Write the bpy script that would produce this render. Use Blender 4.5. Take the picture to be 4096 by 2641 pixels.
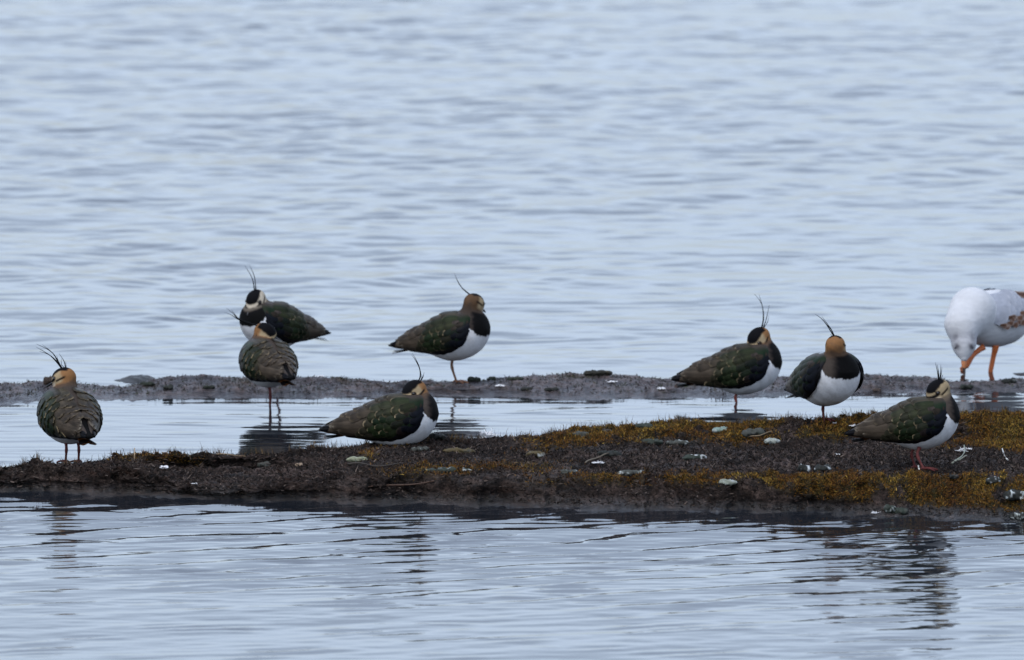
import bpy, math, random
import numpy as np
from mathutils import Vector, Matrix
from mathutils.bvhtree import BVHTree

random.seed(7); rng = np.random.default_rng(7)
R = math.radians
scene = bpy.context.scene
for o in list(bpy.data.objects): bpy.data.objects.remove(o)
COL = scene.collection

# ------------------------------------------------------------------ camera
CAMP = np.array([0.0, -28.0, 3.4]); PITCH = R(6.5); FPX = 12750.0; W0, H0 = 1024.0, 660.0
cam = bpy.data.cameras.new('camera'); camo = bpy.data.objects.new('camera', cam); COL.objects.link(camo)
camo.location = CAMP; camo.rotation_euler = (R(90) - PITCH, 0, 0)
cam.sensor_width = 36.0; cam.lens = 36.0 * FPX / W0
cam.clip_start = 0.5; cam.clip_end = 3000
cam.dof.use_dof = True; cam.dof.focus_distance = 27.0; cam.dof.aperture_fstop = 9.0
scene.camera = camo

# ------------------------------------------------------------------ sky, sun, exposure
SUN_EL, SUN_AZ = R(58), R(-150)
world = bpy.data.worlds.new('World'); scene.world = world; world.use_nodes = True
wn = world.node_tree; wn.nodes.clear()
sky = wn.nodes.new('ShaderNodeTexSky'); sky.sky_type = 'NISHITA'; sky.sun_disc = False
sky.sun_elevation = SUN_EL; sky.sun_rotation = SUN_AZ; sky.air_density = 1.0; sky.dust_density = 2.5; sky.ozone_density = 1.0
hs = wn.nodes.new('ShaderNodeHueSaturation'); hs.inputs['Saturation'].default_value = 0.80; hs.inputs['Hue'].default_value = 0.507
wc = wn.nodes.new('ShaderNodeTexCoord')
cm = wn.nodes.new('ShaderNodeMapping'); cm.inputs['Scale'].default_value = (1.6, 1.6, 5.0)
cn = wn.nodes.new('ShaderNodeTexNoise'); cn.inputs['Scale'].default_value = 2.2; cn.inputs['Detail'].default_value = 5
cr = wn.nodes.new('ShaderNodeMapRange'); cr.inputs['From Min'].default_value = 0.35; cr.inputs['From Max'].default_value = 0.68
cr.inputs['To Min'].default_value = 0.10; cr.inputs['To Max'].default_value = 0.65
mx = wn.nodes.new('ShaderNodeMix'); mx.data_type = 'RGBA'
mx.inputs[7].default_value = (6.7, 8.1, 10.4, 1)          # the thin overcast layer
bg = wn.nodes.new('ShaderNodeBackground'); bg.inputs['Strength'].default_value = 0.10
wo = wn.nodes.new('ShaderNodeOutputWorld')
L = wn.links.new
L(sky.outputs[0], hs.inputs['Color']); L(wc.outputs['Generated'], cm.inputs[0]); L(cm.outputs[0], cn.inputs['Vector'])
L(cn.outputs[0], cr.inputs['Value']); L(cr.outputs[0], mx.inputs[0]); L(hs.outputs[0], mx.inputs[6])
L(mx.outputs[2], bg.inputs['Color']); L(bg.outputs[0], wo.inputs[0])
sl = bpy.data.lights.new('sun', 'SUN'); sl.energy = 0.5; sl.angle = R(20); sl.color = (1.0, 0.97, 0.93)
so = bpy.data.objects.new('sun', sl); COL.objects.link(so)
sd = Vector((math.sin(SUN_AZ) * math.cos(SUN_EL), math.cos(SUN_AZ) * math.cos(SUN_EL), math.sin(SUN_EL)))
so.rotation_euler = sd.to_track_quat('Z', 'Y').to_euler(); so.location = (0, 0, 30)
scene.view_settings.view_transform = 'Standard'; scene.view_settings.look = 'None'
scene.view_settings.exposure = 1.0; scene.view_settings.gamma = 1.0
scene.render.engine = 'CYCLES'

# ------------------------------------------------------------------ pixel -> world
FW = np.array([0, math.cos(PITCH), -math.sin(PITCH)]); UP = np.array([0, math.sin(PITCH), math.cos(PITCH)])
def ray(px, py):
    px = np.asarray(px, float); py = np.asarray(py, float)
    return FW + ((px - 512) / FPX)[..., None] * np.array([1.0, 0, 0]) + ((330 - py) / FPX)[..., None] * UP
def at_z(px, py, z):
    d = ray(px, py); return CAMP + d * ((np.asarray(z, float) - CAMP[2]) / d[..., 2])[..., None]
def at_y(px, py, y):
    d = ray(px, py); return CAMP + d * ((np.asarray(y, float) - CAMP[1]) / d[..., 1])[..., None]

# ------------------------------------------------------------------ helpers
def tag(o, label=None, cat=None, group=None, kind=None):
    if label: o['label'] = label
    if cat: o['category'] = cat
    if group: o['group'] = group
    if kind: o['kind'] = kind
    return o
def mesh_obj(name, v, f, mat, parent=None, cols=None, smooth=True, loc=None, attrs=None):
    me = bpy.data.meshes.new(name)
    v = np.asarray(v, np.float32)
    if isinstance(f, np.ndarray):
        n, k = f.shape
        me.vertices.add(len(v)); me.vertices.foreach_set('co', v.ravel())
        me.loops.add(n * k); me.loops.foreach_set('vertex_index', f.astype(np.int32).ravel())
        me.polygons.add(n); me.polygons.foreach_set('loop_start', np.arange(0, n * k, k, dtype=np.int32))
        me.polygons.foreach_set('loop_total', np.full(n, k, np.int32)); me.update(calc_edges=True)
    else:
        me.from_pydata(v.tolist(), [], f)
    if smooth: me.polygons.foreach_set('use_smooth', np.ones(len(me.polygons), bool))
    if cols is not None:
        a = me.attributes.new('Col', 'FLOAT_COLOR', 'POINT'); c = np.ones((len(v), 4), np.float32); c[:, :3] = cols
        a.data.foreach_set('color', c.ravel())
    for k, arr in (attrs or {}).items():
        a = me.attributes.new(k, 'FLOAT', 'POINT'); a.data.foreach_set('value', np.asarray(arr, np.float32))
    me.materials.append(mat); me.update()
    o = bpy.data.objects.new(name, me); COL.objects.link(o)
    if parent is not None: o.parent = parent
    if loc is not None: o.location = loc
    return o
def grid_faces(nu, nv):
    i = np.arange(nu - 1)[:, None] * nv + np.arange(nv - 1)[None, :]
    i = i.ravel(); return np.stack([i, i + nv, i + nv + 1, i + 1], 1)
def hash2(ix, iy, s):
    h = (ix * 374761393 + iy * 668265263 + s * 1442695041) & 0xffffffff
    h = ((h ^ (h >> 13)) * 1274126177) & 0xffffffff
    return (h ^ (h >> 16)) & 0xffffffff
def gnoise(x, y, s=0):
    x = np.asarray(x, float); y = np.asarray(y, float)
    ix = np.floor(x).astype(np.int64); iy = np.floor(y).astype(np.int64); fx = x - ix; fy = y - iy
    def g(a, b):
        t = hash2(ix + a, iy + b, s) * (2 * math.pi / 4294967296.0)
        return np.cos(t) * (fx - a) + np.sin(t) * (fy - b)
    u = fx ** 3 * (fx * (fx * 6 - 15) + 10); w = fy ** 3 * (fy * (fy * 6 - 15) + 10)
    return ((g(0, 0) * (1 - u) + g(1, 0) * u) * (1 - w) + (g(0, 1) * (1 - u) + g(1, 1) * u) * w) * 1.5
def fbm(x, y, s=0, o=4, gain=0.5):
    r = 0; a = 1
    for k in range(o): r = r + a * gnoise(x * 2 ** k, y * 2 ** k, s + k); a *= gain
    return r
def sstep(a, b, x):
    t = np.clip((x - a) / (b - a), 0, 1); return t * t * (3 - 2 * t)

# ------------------------------------------------------------------ materials
def new_mat(name):
    m = bpy.data.materials.new(name); m.use_nodes = True
    return m, m.node_tree, m.node_tree.nodes['Principled BSDF']
def plumage_mat(name, rough=0.62, var=0.25, scale=260.0, bump=0.25, sheen=0.15):
    m, nt, b = new_mat(name); N = nt.nodes.new; K = nt.links.new
    at = N('ShaderNodeAttribute'); at.attribute_name = 'Col'
    tc = N('ShaderNodeTexCoord'); mp = N('ShaderNodeMapping'); mp.inputs['Scale'].default_value = (0.35, 1.0, 1.0)
    n1 = N('ShaderNodeTexNoise'); n1.inputs['Scale'].default_value = scale; n1.inputs['Detail'].default_value = 3
    n2 = N('ShaderNodeTexNoise'); n2.inputs['Scale'].default_value = 45; n2.inputs['Detail'].default_value = 2
    mr = N('ShaderNodeMapRange'); mr.inputs['To Min'].default_value = 1 - var; mr.inputs['To Max'].default_value = 1 + var
    mr2 = N('ShaderNodeMapRange'); mr2.inputs['From Min'].default_value = .3; mr2.inputs['From Max'].default_value = .7
    mr2.inputs['To Min'].default_value = 1 - var * .7; mr2.inputs['To Max'].default_value = 1 + var * .7
    ml = N('ShaderNodeMath'); ml.operation = 'MULTIPLY'
    vm = N('ShaderNodeVectorMath'); vm.operation = 'SCALE'
    bp = N('ShaderNodeBump'); bp.inputs['Strength'].default_value = bump; bp.inputs['Distance'].default_value = 0.0015
    K(tc.outputs['Object'], mp.inputs[0]); K(mp.outputs[0], n1.inputs['Vector']); K(tc.outputs['Object'], n2.inputs['Vector'])
    K(n1.outputs[0], mr.inputs[0]); K(n2.outputs[0], mr2.inputs[0]); K(mr.outputs[0], ml.inputs[0]); K(mr2.outputs[0], ml.inputs[1])
    K(at.outputs['Color'], vm.inputs[0]); K(ml.outputs[0], vm.inputs['Scale']); K(vm.outputs[0], b.inputs['Base Color'])
    K(n1.outputs[0], bp.inputs['Height']); K(bp.outputs[0], b.inputs['Normal'])
    b.inputs['Roughness'].default_value = rough; b.inputs['Specular IOR Level'].default_value = 0.05
    return m
def simple_mat(name, col, rough=0.5, var=0.2, scale=120, spec=0.4):
    m, nt, b = new_mat(name); N = nt.nodes.new; K = nt.links.new
    n1 = N('ShaderNodeTexNoise'); n1.inputs['Scale'].default_value = scale; n1.inputs['Detail'].default_value = 3
    tc = N('ShaderNodeTexCoord'); K(tc.outputs['Object'], n1.inputs['Vector'])
    r = N('ShaderNodeMix'); r.data_type = 'RGBA'
    r.inputs[6].default_value = (*[c * (1 - var) for c in col], 1); r.inputs[7].default_value = (*[c * (1 + var) for c in col], 1)
    K(n1.outputs[0], r.inputs[0]); K(r.outputs[2], b.inputs['Base Color'])
    b.inputs['Roughness'].default_value = rough; b.inputs['Specular IOR Level'].default_value = spec
    return m
M_BODY = plumage_mat('plumage_body', .7, .16, 300, .3)
M_FEATH = plumage_mat('plumage_wing', .42, .22, 420, .25, .1); M_FEATH.node_tree.nodes['Principled BSDF'].inputs['Specular IOR Level'].default_value = .07
M_GULL = plumage_mat('plumage_gull', .75, .09, 110, .9)
M_CREST = simple_mat('crest_black', (.004, .004, .005), .6, .2, 120, .08)
M_LEG = simple_mat('leg_dull_red', (.085, .022, .020), .6, .35, 260, .15)
M_LEGO = simple_mat('leg_brown', (.16, .075, .04), .5, .25, 200)
M_GLEG = simple_mat('gull_leg_orange', (.50, .13, .035), .45, .2, 200)
M_BILL = simple_mat('bill_black', (.012, .011, .012), .35)
M_EYE = simple_mat('eye_dark', (.004, .003, .003), .08, .1, 50, .6)
def attr_mat(name, rough=.8, spec=.2, transl=0.0):
    m, nt, b = new_mat(name); at = nt.nodes.new('ShaderNodeAttribute'); at.attribute_name = 'Col'
    nt.links.new(at.outputs['Color'], b.inputs['Base Color']); b.inputs['Roughness'].default_value = rough
    b.inputs['Specular IOR Level'].default_value = spec
    return m
M_BLADE = attr_mat('plant_fibre', .75, .2)

def mud_material():
    m, nt, b = new_mat('peat_mud'); N = nt.nodes.new; K = nt.links.new
    tc = N('ShaderNodeTexCoord')
    def noise(s, d=4, r=.6):
        n = N('ShaderNodeTexNoise'); n.inputs['Scale'].default_value = s; n.inputs['Detail'].default_value = d
        n.inputs['Roughness'].default_value = r; K(tc.outputs['Object'], n.inputs['Vector']); return n
    at = N('ShaderNodeAttribute'); at.attribute_name = 'Col'
    wet = N('ShaderNodeAttribute'); wet.attribute_name = 'wet'
    n1 = noise(90, 5, .7); n2 = noise(420, 3, .6); n3 = noise(14, 3)
    mr = N('ShaderNodeMapRange'); mr.inputs['From Min'].default_value = .32; mr.inputs['From Max'].default_value = .7
    mr.inputs['To Min'].default_value = .25; mr.inputs['To Max'].default_value = 2.1; K(n1.outputs[0], mr.inputs[0])
    mr2 = N('ShaderNodeMapRange'); mr2.inputs['From Min'].default_value = .3; mr2.inputs['From Max'].default_value = .7
    mr2.inputs['To Min'].default_value = .6; mr2.inputs['To Max'].default_value = 1.4; K(n2.outputs[0], mr2.inputs[0])
    ml = N('ShaderNodeMath'); ml.operation = 'MULTIPLY'; K(mr.outputs[0], ml.inputs[0]); K(mr2.outputs[0], ml.inputs[1])
    vm = N('ShaderNodeVectorMath'); vm.operation = 'SCALE'; K(at.outputs['Color'], vm.inputs[0]); K(ml.outputs[0], vm.inputs['Scale'])
    K(vm.outputs[0], b.inputs['Base Color'])
    ro = N('ShaderNodeMapRange'); ro.inputs['To Min'].default_value = .82; ro.inputs['To Max'].default_value = .16
    K(wet.outputs['Fac'], ro.inputs[0]); K(ro.outputs[0], b.inputs['Roughness'])
    sp = N('ShaderNodeMapRange'); sp.inputs['To Min'].default_value = .15; sp.inputs['To Max'].default_value = .9
    K(wet.outputs['Fac'], sp.inputs[0]); K(sp.outputs[0], b.inputs['Specular IOR Level'])
    ad = N('ShaderNodeMath'); ad.operation = 'MULTIPLY_ADD'; ad.inputs[1].default_value = .5
    K(n2.outputs[0], ad.inputs[0]); K(n1.outputs[0], ad.inputs[2])
    bp = N('ShaderNodeBump'); bp.inputs['Strength'].default_value = 1.0; bp.inputs['Distance'].default_value = .009
    K(ad.outputs[0], bp.inputs['Height']); K(bp.outputs[0], b.inputs['Normal'])
    return m
M_MUD = mud_material()
def water_material():
    m, nt, b = new_mat('lake_water'); N = nt.nodes.new; K = nt.links.new
    b.inputs['Base Color'].default_value = (.012, .014, .018, 1); b.inputs['Roughness'].default_value = .035
    b.inputs['IOR'].default_value = 1.333; b.inputs['Specular IOR Level'].default_value = .5
    tc = N('ShaderNodeTexCoord'); mp = N('ShaderNodeMapping'); mp.inputs['Scale'].default_value = (4.0, 14.0, 1.0)
    n = N('ShaderNodeTexNoise'); n.inputs['Scale'].default_value = 1.6; n.inputs['Detail'].default_value = 3
    bp = N('ShaderNodeBump'); bp.inputs['Strength'].default_value = .12; bp.inputs['Distance'].default_value = .006
    K(tc.outputs['Object'], mp.inputs[0]); K(mp.outputs[0], n.inputs['Vector']); K(n.outputs[0], bp.inputs['Height']); K(bp.outputs[0], b.inputs['Normal'])
    return m
M_WATER = water_material()

# ------------------------------------------------------------------ water: one rippled sheet
def spaced(dense0, dense1, step, far0, far1, g=1.25):
    a = list(np.arange(dense0, dense1, step)); s = step; x = dense1; hi = []
    while x < far1: hi.append(x); s *= g; x += s
    hi.append(far1); s = step; x = dense0; lo = []
    while x > far0: s *= g; x -= s; lo.append(max(x, far0))
    return np.array(sorted(set(lo + a + hi)))
def build_water():
    xs = spaced(-1.9, 1.9, .020, -700, 700); ys = spaced(-4.4, 12.5, .0135, -120, 2200); ys = np.unique(np.concatenate([ys[(ys < -3.0) | (ys > .2)], np.arange(-3.0, .2, .0085)]))
    X, Y = np.meshgrid(xs, ys, indexing='ij')
    def layer(lx, ly, rot, seed, slope, o=2):
        c, s = math.cos(rot), math.sin(rot); a = (X * c + Y * s) / lx; b = (-X * s + Y * c) / ly
        h = fbm(a + .35 * gnoise(X / .9, Y / .5, seed + 50), b, seed, o)
        inside = (np.abs(X) < 2) & (Y > -4) & (Y < 12)
        gy = np.gradient(h, ys, axis=1)
        return h * (slope / np.std(gy[inside]))
    fade = np.exp(-(np.maximum(0, np.abs(X) - 2.1) / 1.2) ** 2) * np.exp(-(np.maximum(0, Y - 12.5) / 3) ** 2) * np.exp(-(np.maximum(0, -4.4 - Y) / 1.5) ** 2)
    front = 1 - sstep(-1.1, -.6, Y)                       # before the near bank
    pool = sstep(-1.1, -.6, Y) * (1 - sstep(.75, 1.2, Y))  # sheltered strip between the banks
    far = sstep(.75, 1.4, Y)
    gust = 1 + .5 * gnoise(X / 1.6 + 9, Y / 1.1, 77)
    def dashes(lx, ly, rot, seed, hgt, lo=.22, hi=.50):     # sparse short wavelets with a steep near face
        c, s_ = math.cos(rot), math.sin(rot); a = (X * c + Y * s_) / lx; b = (-X * s_ + Y * c) / ly
        n = gnoise(a, b, seed) + .25 * gnoise(a * 2.3, b * 2.1, seed + 1); return hgt * sstep(lo, hi, n)
    def train(lam, rot, seed, slope, wob=1.0, crest=.9):     # long-crested ripple train with a wandering phase
        c, s_ = math.cos(rot), math.sin(rot); u = X * c + Y * s_; w = -X * s_ + Y * c
        ph = 2 * math.pi * w / lam + wob * (5.0 * gnoise(u / crest, w / (crest * .45), seed) + 2.2 * gnoise(u / .22, w / .16, seed + 1))
        return slope * lam / (2 * math.pi) * -(np.sin(ph) + .46 * np.sin(2 * ph) + .22 * np.sin(3 * ph))
    near_b = sstep(-4.2, -1.2, Y); pat = sstep(-.25, .45, gnoise(X / .34 + 3, Y / .55, 83) + .5 * gnoise(X / .13, Y / .2, 84)); spr = sstep(.10, .55, gnoise(X / .20, Y / .17, 85) + .4 * gnoise(X / .08, Y / .06, 86))
    z = front * (layer(.30, .12, R(15), 1, .005, 1) + layer(.13, .05, R(16), 5, .005, 1) + layer(.055, .030, R(8), 7, .011, 1) + layer(1.4, .5, R(10), 9, .004, 1)
                 + train(.165, R(25), 61, .100, .6, 1.2) * near_b ** 1.1 * (.40 + .60 * pat) * (.60 + .40 * sstep(-.9, -.3, X)) + train(.085, R(17), 65, .095, 1.2, .45) * (.05 + .95 * spr) * (.7 + .3 * near_b))
    z = z + pool * gust * (layer(.40, .10, R(4), 11, .006, 1) + layer(.16, .045, R(-4), 15, .008, 1) + dashes(.25, .09, R(3), 69, .0006, .35, .55))
    farx = far * gust * (layer(.13, .11, R(-3), 21, .019, 2) + layer(.28, .34, R(-5), 25, .014, 1) + layer(.075, .055, 0, 29, .013, 1) + train(.17, R(-3), 73, .034, 1.2, .6) * sstep(.05, .5, gnoise(X / .22, Y / .3, 87) + .4 * gnoise(X / .09, Y / .1, 88)))
    z = (z + farx * (.72 + .62 * sstep(1, 6, Y))) * fade
    v = np.stack([X, Y, z], -1).reshape(-1, 3)
    o = mesh_obj('water', v, grid_faces(len(xs), len(ys)), M_WATER)
    tag(o, 'pale grey-blue rippled lake water around the mud banks', 'water', kind='structure')
    return o
build_water()

# ------------------------------------------------------------------ mud banks
def curve(pts):
    p = np.array(pts, float)
    xs = np.arange(p[0, 0], p[-1, 0] + 1, 1.0); y = np.interp(xs, p[:, 0], p[:, 1])
    k = np.exp(-np.linspace(-2, 2, 13) ** 2); k /= k.sum(); y = np.convolve(np.pad(y, 6, mode='edge'), k, 'valid')
    return lambda q: np.interp(q, xs, y)
MUD = np.array([.0085, .0056, .0045]); MUDL = np.array([.058, .040, .033]); PEATR = np.array([.024, .0125, .0085])
MOSSG = np.array([.075, .060, .014]); MOSSO = np.array([.15, .075, .014])

def bank(name, label, px0, px1, step, keyrows, nsec, disp, mossf, far=False):
    """keyrows(px) -> list of (row, z) arrays from the front waterline to the back rim"""
    px = np.arange(px0, px1, step); n = len(px)
    keys = keyrows(px); P = [at_z(px, r, z) for r, z in keys]
    last = P[-1]
    for dy, dz in (((.05, -.018), (.13, -.06)) if not far else ((.06, -.014), (.16, -.05))):
        q = last.copy(); q[:, 1] += dy; q[:, 2] = np.maximum(q[:, 2] + dz, -.05); q[:, 0] *= 1 + dy / 28; P.append(q)
    q = P[-1].copy(); q[:, 1] += .12; q[:, 2] = -.06; P.append(q)
    P = np.array(P)                                        # keys x cols x 3
    d = np.linalg.norm(np.diff(P, axis=0), axis=2).mean(1); s = np.concatenate([[0], np.cumsum(d)])
    S = np.linspace(0, s[-1], nsec)
    # smooth interpolation of the sections (Catmull-like through a small gaussian)
    V = np.zeros((nsec, n, 3)); fine = np.linspace(0, s[-1], nsec)
    for c in range(3):
        for j in range(n): V[:, j, c] = np.interp(fine, s, P[:, j, c])
    wd = 9; k = np.exp(-np.linspace(-2, 2, 2 * wd + 1) ** 2); k /= k.sum()
    pad = np.pad(V, ((wd, wd), (0, 0), (0, 0)), mode='edge'); V = sum(k[i] * pad[i:i + nsec] for i in range(2 * wd + 1))
    A = np.broadcast_to(S[:, None], (nsec, n)); X = V[..., 0]
    du = np.gradient(V, axis=0); dv = np.gradient(V, axis=1); nr = np.cross(dv, du); nr /= np.linalg.norm(nr, axis=2)[..., None] + 1e-9
    nr *= np.sign(nr[..., 2:3] + 1e-6)
    calm = sstep(-.002, .016, V[..., 2])
    moss = mossf(px[None, :] + 0 * A, A / s[-1], X, A, V)
    cush = sstep(-.25, .55, fbm(X * 24, A * 30, 241, 2))
    h = disp(X, A) * (.5 + .5 * calm) + moss * (.009 * cush - .002); V = V + nr * h[..., None]
    z = V[..., 2]
    # colours of the peat itself
    hn = (h - h.mean()) / h.std(); a = fbm(X * 5, A * 7, 301, 4); b_ = fbm(X * 16, A * 22, 311, 3); c_ = fbm(X * 40, A * 40, 321, 2)
    rgh = sstep(-.3, .5, fbm(X * 6, A * 8, 231, 2)); t = sstep(-.25, .85, a * .6 + b_ * .4 + .45 * (1 - rgh) - .12 * hn * -1)[..., None]; col = MUD * (1 - t * .65) + MUDL * t * .65
    rr = sstep(.25, .7, fbm(X * 4 + 7, A * 6, 341, 3))[..., None]; col = col * (1 - rr * .6) + PEATR * rr * .6
    bare = BARE[0] if not far else 0 * A; bare = (bare * sstep(-.5, .5, a + b_))[..., None]; col = col * (1 - bare * .8) + np.array([.095, .072, .068]) * bare * .8; col = col * (1 + .6 * c_[..., None].clip(-.8, .8))
    mm = moss[..., None] * .75; col = col * (1 - mm) + (MOSSG * .35) * mm
    wet = (1 - sstep(.006, .024, z)) * 1.0 + .25 * sstep(.1, .6, fbm(X * 6 + 3, A * 8, 351, 2)) * (1 - moss)
    col = col * (1 - .35 * (1 - sstep(.002, .014, z))[..., None])
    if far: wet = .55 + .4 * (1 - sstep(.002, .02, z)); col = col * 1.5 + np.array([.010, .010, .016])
    V = V.reshape(-1, 3)
    f = grid_faces(nsec, n)[:, ::-1]
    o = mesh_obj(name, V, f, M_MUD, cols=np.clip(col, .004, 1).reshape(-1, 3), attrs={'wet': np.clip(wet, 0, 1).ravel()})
    tag(o, label, 'mud bank', kind='structure')
    return o, V.reshape(nsec, n, 3), moss, nr, px

wf = curve([(-220, 484), (-120, 488), (0, 492), (70, 494), (160, 497), (215, 500), (275, 502), (400, 505), (500, 506), (525, 508), (775, 514), (1024, 522), (1250, 527)])
wb = curve([(-220, 479), (-150, 474), (-60, 471), (0, 469), (25, 464), (36, 461), (60, 464), (82, 463), (100, 461), (115, 457), (138, 454), (185, 454), (230, 455), (252, 454), (296, 450), (325, 447), (365, 445), (390, 442), (415, 439), (470, 439), (500, 436), (536, 437), (545, 435), (580, 430), (625, 427), (680, 422.5), (730, 423), (775, 422), (800, 421), (850, 417.5), (900, 416), (955, 415), (980, 413.6), (1024, 416), (1100, 418), (1250, 424)])
hb = curve([(-220, .010), (-150, .03), (0, .045), (60, .048), (140, .06), (280, .058), (400, .066), (540, .066), (680, .082), (900, .09), (1024, .09), (1250, .075)])
hl = curve([(-220, .006), (-150, .02), (0, .040), (60, .044), (140, .05), (180, .030), (260, .032), (340, .052), (450, .055), (600, .056), (700, .058), (850, .066), (1024, .070), (1250, .06)])
lipf = curve([(-220, .5), (0, .72), (100, .75), (180, .35), (260, .32), (340, .48), (450, .46), (600, .42), (780, .36), (900, .40), (1024, .44), (1250, .45)])
hm = curve([(-220, .008), (-150, .025), (0, .043), (140, .055), (200, .045), (280, .046), (400, .058), (540, .052), (680, .054), (800, .050), (900, .050), (1024, .050), (1250, .05)])
def near_keys(px):
    a, b = wf(px), wb(px); n1 = 3.0 * gnoise(px / 38, px * 0, 401) + 1.5 * gnoise(px / 13, px * 0, 402)
    b2 = b + .8 * gnoise(px / 7, px * 0, 403); a = a + .7 * n1 + .5 * gnoise(px / 8, px * 0, 405)
    lf = lipf(px); yl = a + (b2 - a) * lf + n1 * .6; ym = yl + (b2 - yl) * .55
    z0 = px * 0; he = np.minimum(hl(px), .00216 * (a - yl) * .84); hx = np.minimum(hb(px), .00216 * (a - b2) * .92)
    return [(a + 9, z0 - .014), (a, z0), (a - 2.4, z0 + .0012), (a - 5, z0 + .0048), (a + (yl - a) * .62, he * .60), (yl, he), (ym, np.minimum(hm(px), he * 1.1)), (b2 + (ym - b2) * .22, hx * .93), (b2, hx)]
def near_disp(X, A):
    r = 1 - np.abs(fbm(X * 26, A * 30, 211, 3))
    c = fbm(X * 34, A * 40, 205, 2); big = sstep(-.3, .5, fbm(X * 6, A * 8, 231, 2))
    return .0060 * fbm(X * 9, A * 11, 201, 3) + (.0020 + .0075 * big) * c + .0040 * (r - .7) * big + (.0018 + .0025 * big) * gnoise(X * 85, A * 95, 221) + .0020 * gnoise(X * 190, A * 190, 225)
BARE = [None]
def near_moss(px, t, X, A, V):
    row = 330 - ((V - CAMP) @ UP) / ((V - CAMP) @ FW) * FPX
    a, b = wf(px), wb(px); q = (a - row) / (a - b)          # 0 front waterline .. 1 back rim
    n = fbm(X * 7, A * 8, 501, 3); n2 = fbm(X * 28, A * 30, 511, 2)
    BARE[0] = (np.exp(-((px - 575) / 65) ** 2) + .6 * np.exp(-((px - 790) / 110) ** 2) + .45 * np.exp(-((px - 250) / 45) ** 2)) * np.exp(-((q - .56) / .09) ** 2)
    fr = sstep(430, 700, px) * sstep(.06 + .20 * (1 - sstep(650, 950, px)), .16 + .24 * (1 - sstep(650, 950, px)), q) * (1 - sstep(.40, .47, q + .03 * n))
    fr2 = np.exp(-((px - 470) / 70) ** 2) * np.exp(-((q - .52) / .10) ** 2) * .9
    bk = sstep(490, 590, px) * sstep(.72, .90, q + .10 * n)
    rt = sstep(930, 960, px) * sstep(.62, .72, q + .05 * n)
    le = .75 * np.exp(-((px - 150) / 30) ** 2) * sstep(.75, .95, q) + .6 * np.exp(-((px - 188) / 18) ** 2 - ((q - .8) / .12) ** 2) + .7 * np.exp(-((px - 365) / 12) ** 2 - ((q - .82) / .1) ** 2) + .6 * np.exp(-((px - 405) / 18) ** 2) * sstep(.86, .95, q)
    m = np.maximum.reduce([fr, fr2, bk, rt, le]) * sstep(-.40, .12, n + .55 * n2 + .18)
    return np.clip(m, 0, 1) * (V[..., 2] > .012)
near, NV, NM, NN, NPX = bank('near_mud_bank', 'long low dark peat bank with ochre moss crossing the foreground', -215, 1245, 1.25, near_keys, 330, near_disp, near_moss)

ff = curve([(-200, 404), (0, 404.5), (45, 402), (150, 400), (240, 398.5), (300, 399), (400, 397), (450, 396.5), (520, 398), (560, 400.5), (640, 399), (700, 398.5), (725, 400), (760, 398), (800, 394.5), (870, 392.8), (930, 393), (1024, 394), (1250, 392)])
fb = curve([(-200, 384), (0, 383.5), (40, 381.5), (70, 382), (108, 386), (125, 386), (140, 382), (170, 377.5), (200, 375.5), (240, 376.5), (300, 376.5), (340, 377), (365, 379.5), (395, 382), (428, 380), (455, 382), (505, 377), (553, 374.5), (596, 373.5), (640, 376.5), (672, 379.5), (720, 379), (780, 376), (820, 375), (866, 374.5), (900, 376), (930, 378), (955, 381), (990, 380.5), (1024, 378), (1250, 379)])
fh = curve([(-200, .018), (0, .02), (110, .012), (200, .028), (300, .025), (400, .018), (455, .018), (560, .03), (650, .024), (700, .018), (870, .024), (950, .012), (1250, .014)])
def far_keys(px):
    a, b = ff(px), fb(px); b = b + .7 * gnoise(px / 9, px * 0, 603); a = a + 1.2 * gnoise(px / 16, px * 0, 604) + .8 * gnoise(px / 5, px * 0, 605)
    h = fh(px)
    return [(a + 9, px * 0 - .014), (a, px * 0), (a - 2.4, px * 0 + .0012), (a - 5, px * 0 + .0042), (a + (b - a) * .5, h * .55), (b + 1.0, h * .95), (b, h)]
def far_disp(X, A):
    return .0040 * fbm(X * 10, A * 12, 611, 3) + .0032 * fbm(X * 30, A * 36, 615, 2) + .0016 * gnoise(X * 95, A * 95, 617)
def far_moss(px, t, X, A, V):
    return .0 * px + .5 * sstep(.35, .7, fbm(X * 9, A * 12, 621, 3)) * (V[..., 2] > .012)
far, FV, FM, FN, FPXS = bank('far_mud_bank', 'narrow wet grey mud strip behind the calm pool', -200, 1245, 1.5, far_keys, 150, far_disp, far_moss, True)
# little spits just behind the far strip
def spit(name, label, pts, h, seed):
    p = np.array(pts, float); px = np.arange(p[0, 0], p[-1, 0], .8); c = np.interp(px, p[:, 0], p[:, 1]); u = (px - px[0]) / (px[-1] - px[0])
    wd = np.sin(np.pi * u) ** .6; V = []
    for t in np.linspace(-1, 1, 21):
        q = at_z(px, c, px * 0); q[:, 1] += t * .07 * wd; q[:, 2] = (h * wd * (1 - t * t) - .006) + .003 * fbm(q[:, 0] * 40, q[:, 1] * 40, seed, 2); V.append(q)
    V = np.array(V); a = fbm(V[..., 0] * 30, V[..., 1] * 30, seed + 3, 2)[..., None]
    o = mesh_obj(name, V.reshape(-1, 3), grid_faces(21, len(px))[:, ::-1], M_MUD, cols=np.clip(MUD * 1.2 + .02 * a, .01, 1).reshape(-1, 3), attrs={'wet': np.full(V.shape[0] * V.shape[1], .6)})
    tag(o, label, 'mud bank', kind='structure')
spit('mud_spit', 'thin dark mud spit off the far strip between the left birds', [(112, 380.5), (160, 378)], .014, 701)
spit('mud_spit', 'thin mud spit in the water behind the walking gull', [(1003, 374.5), (1090, 373)], .012, 711)

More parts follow.
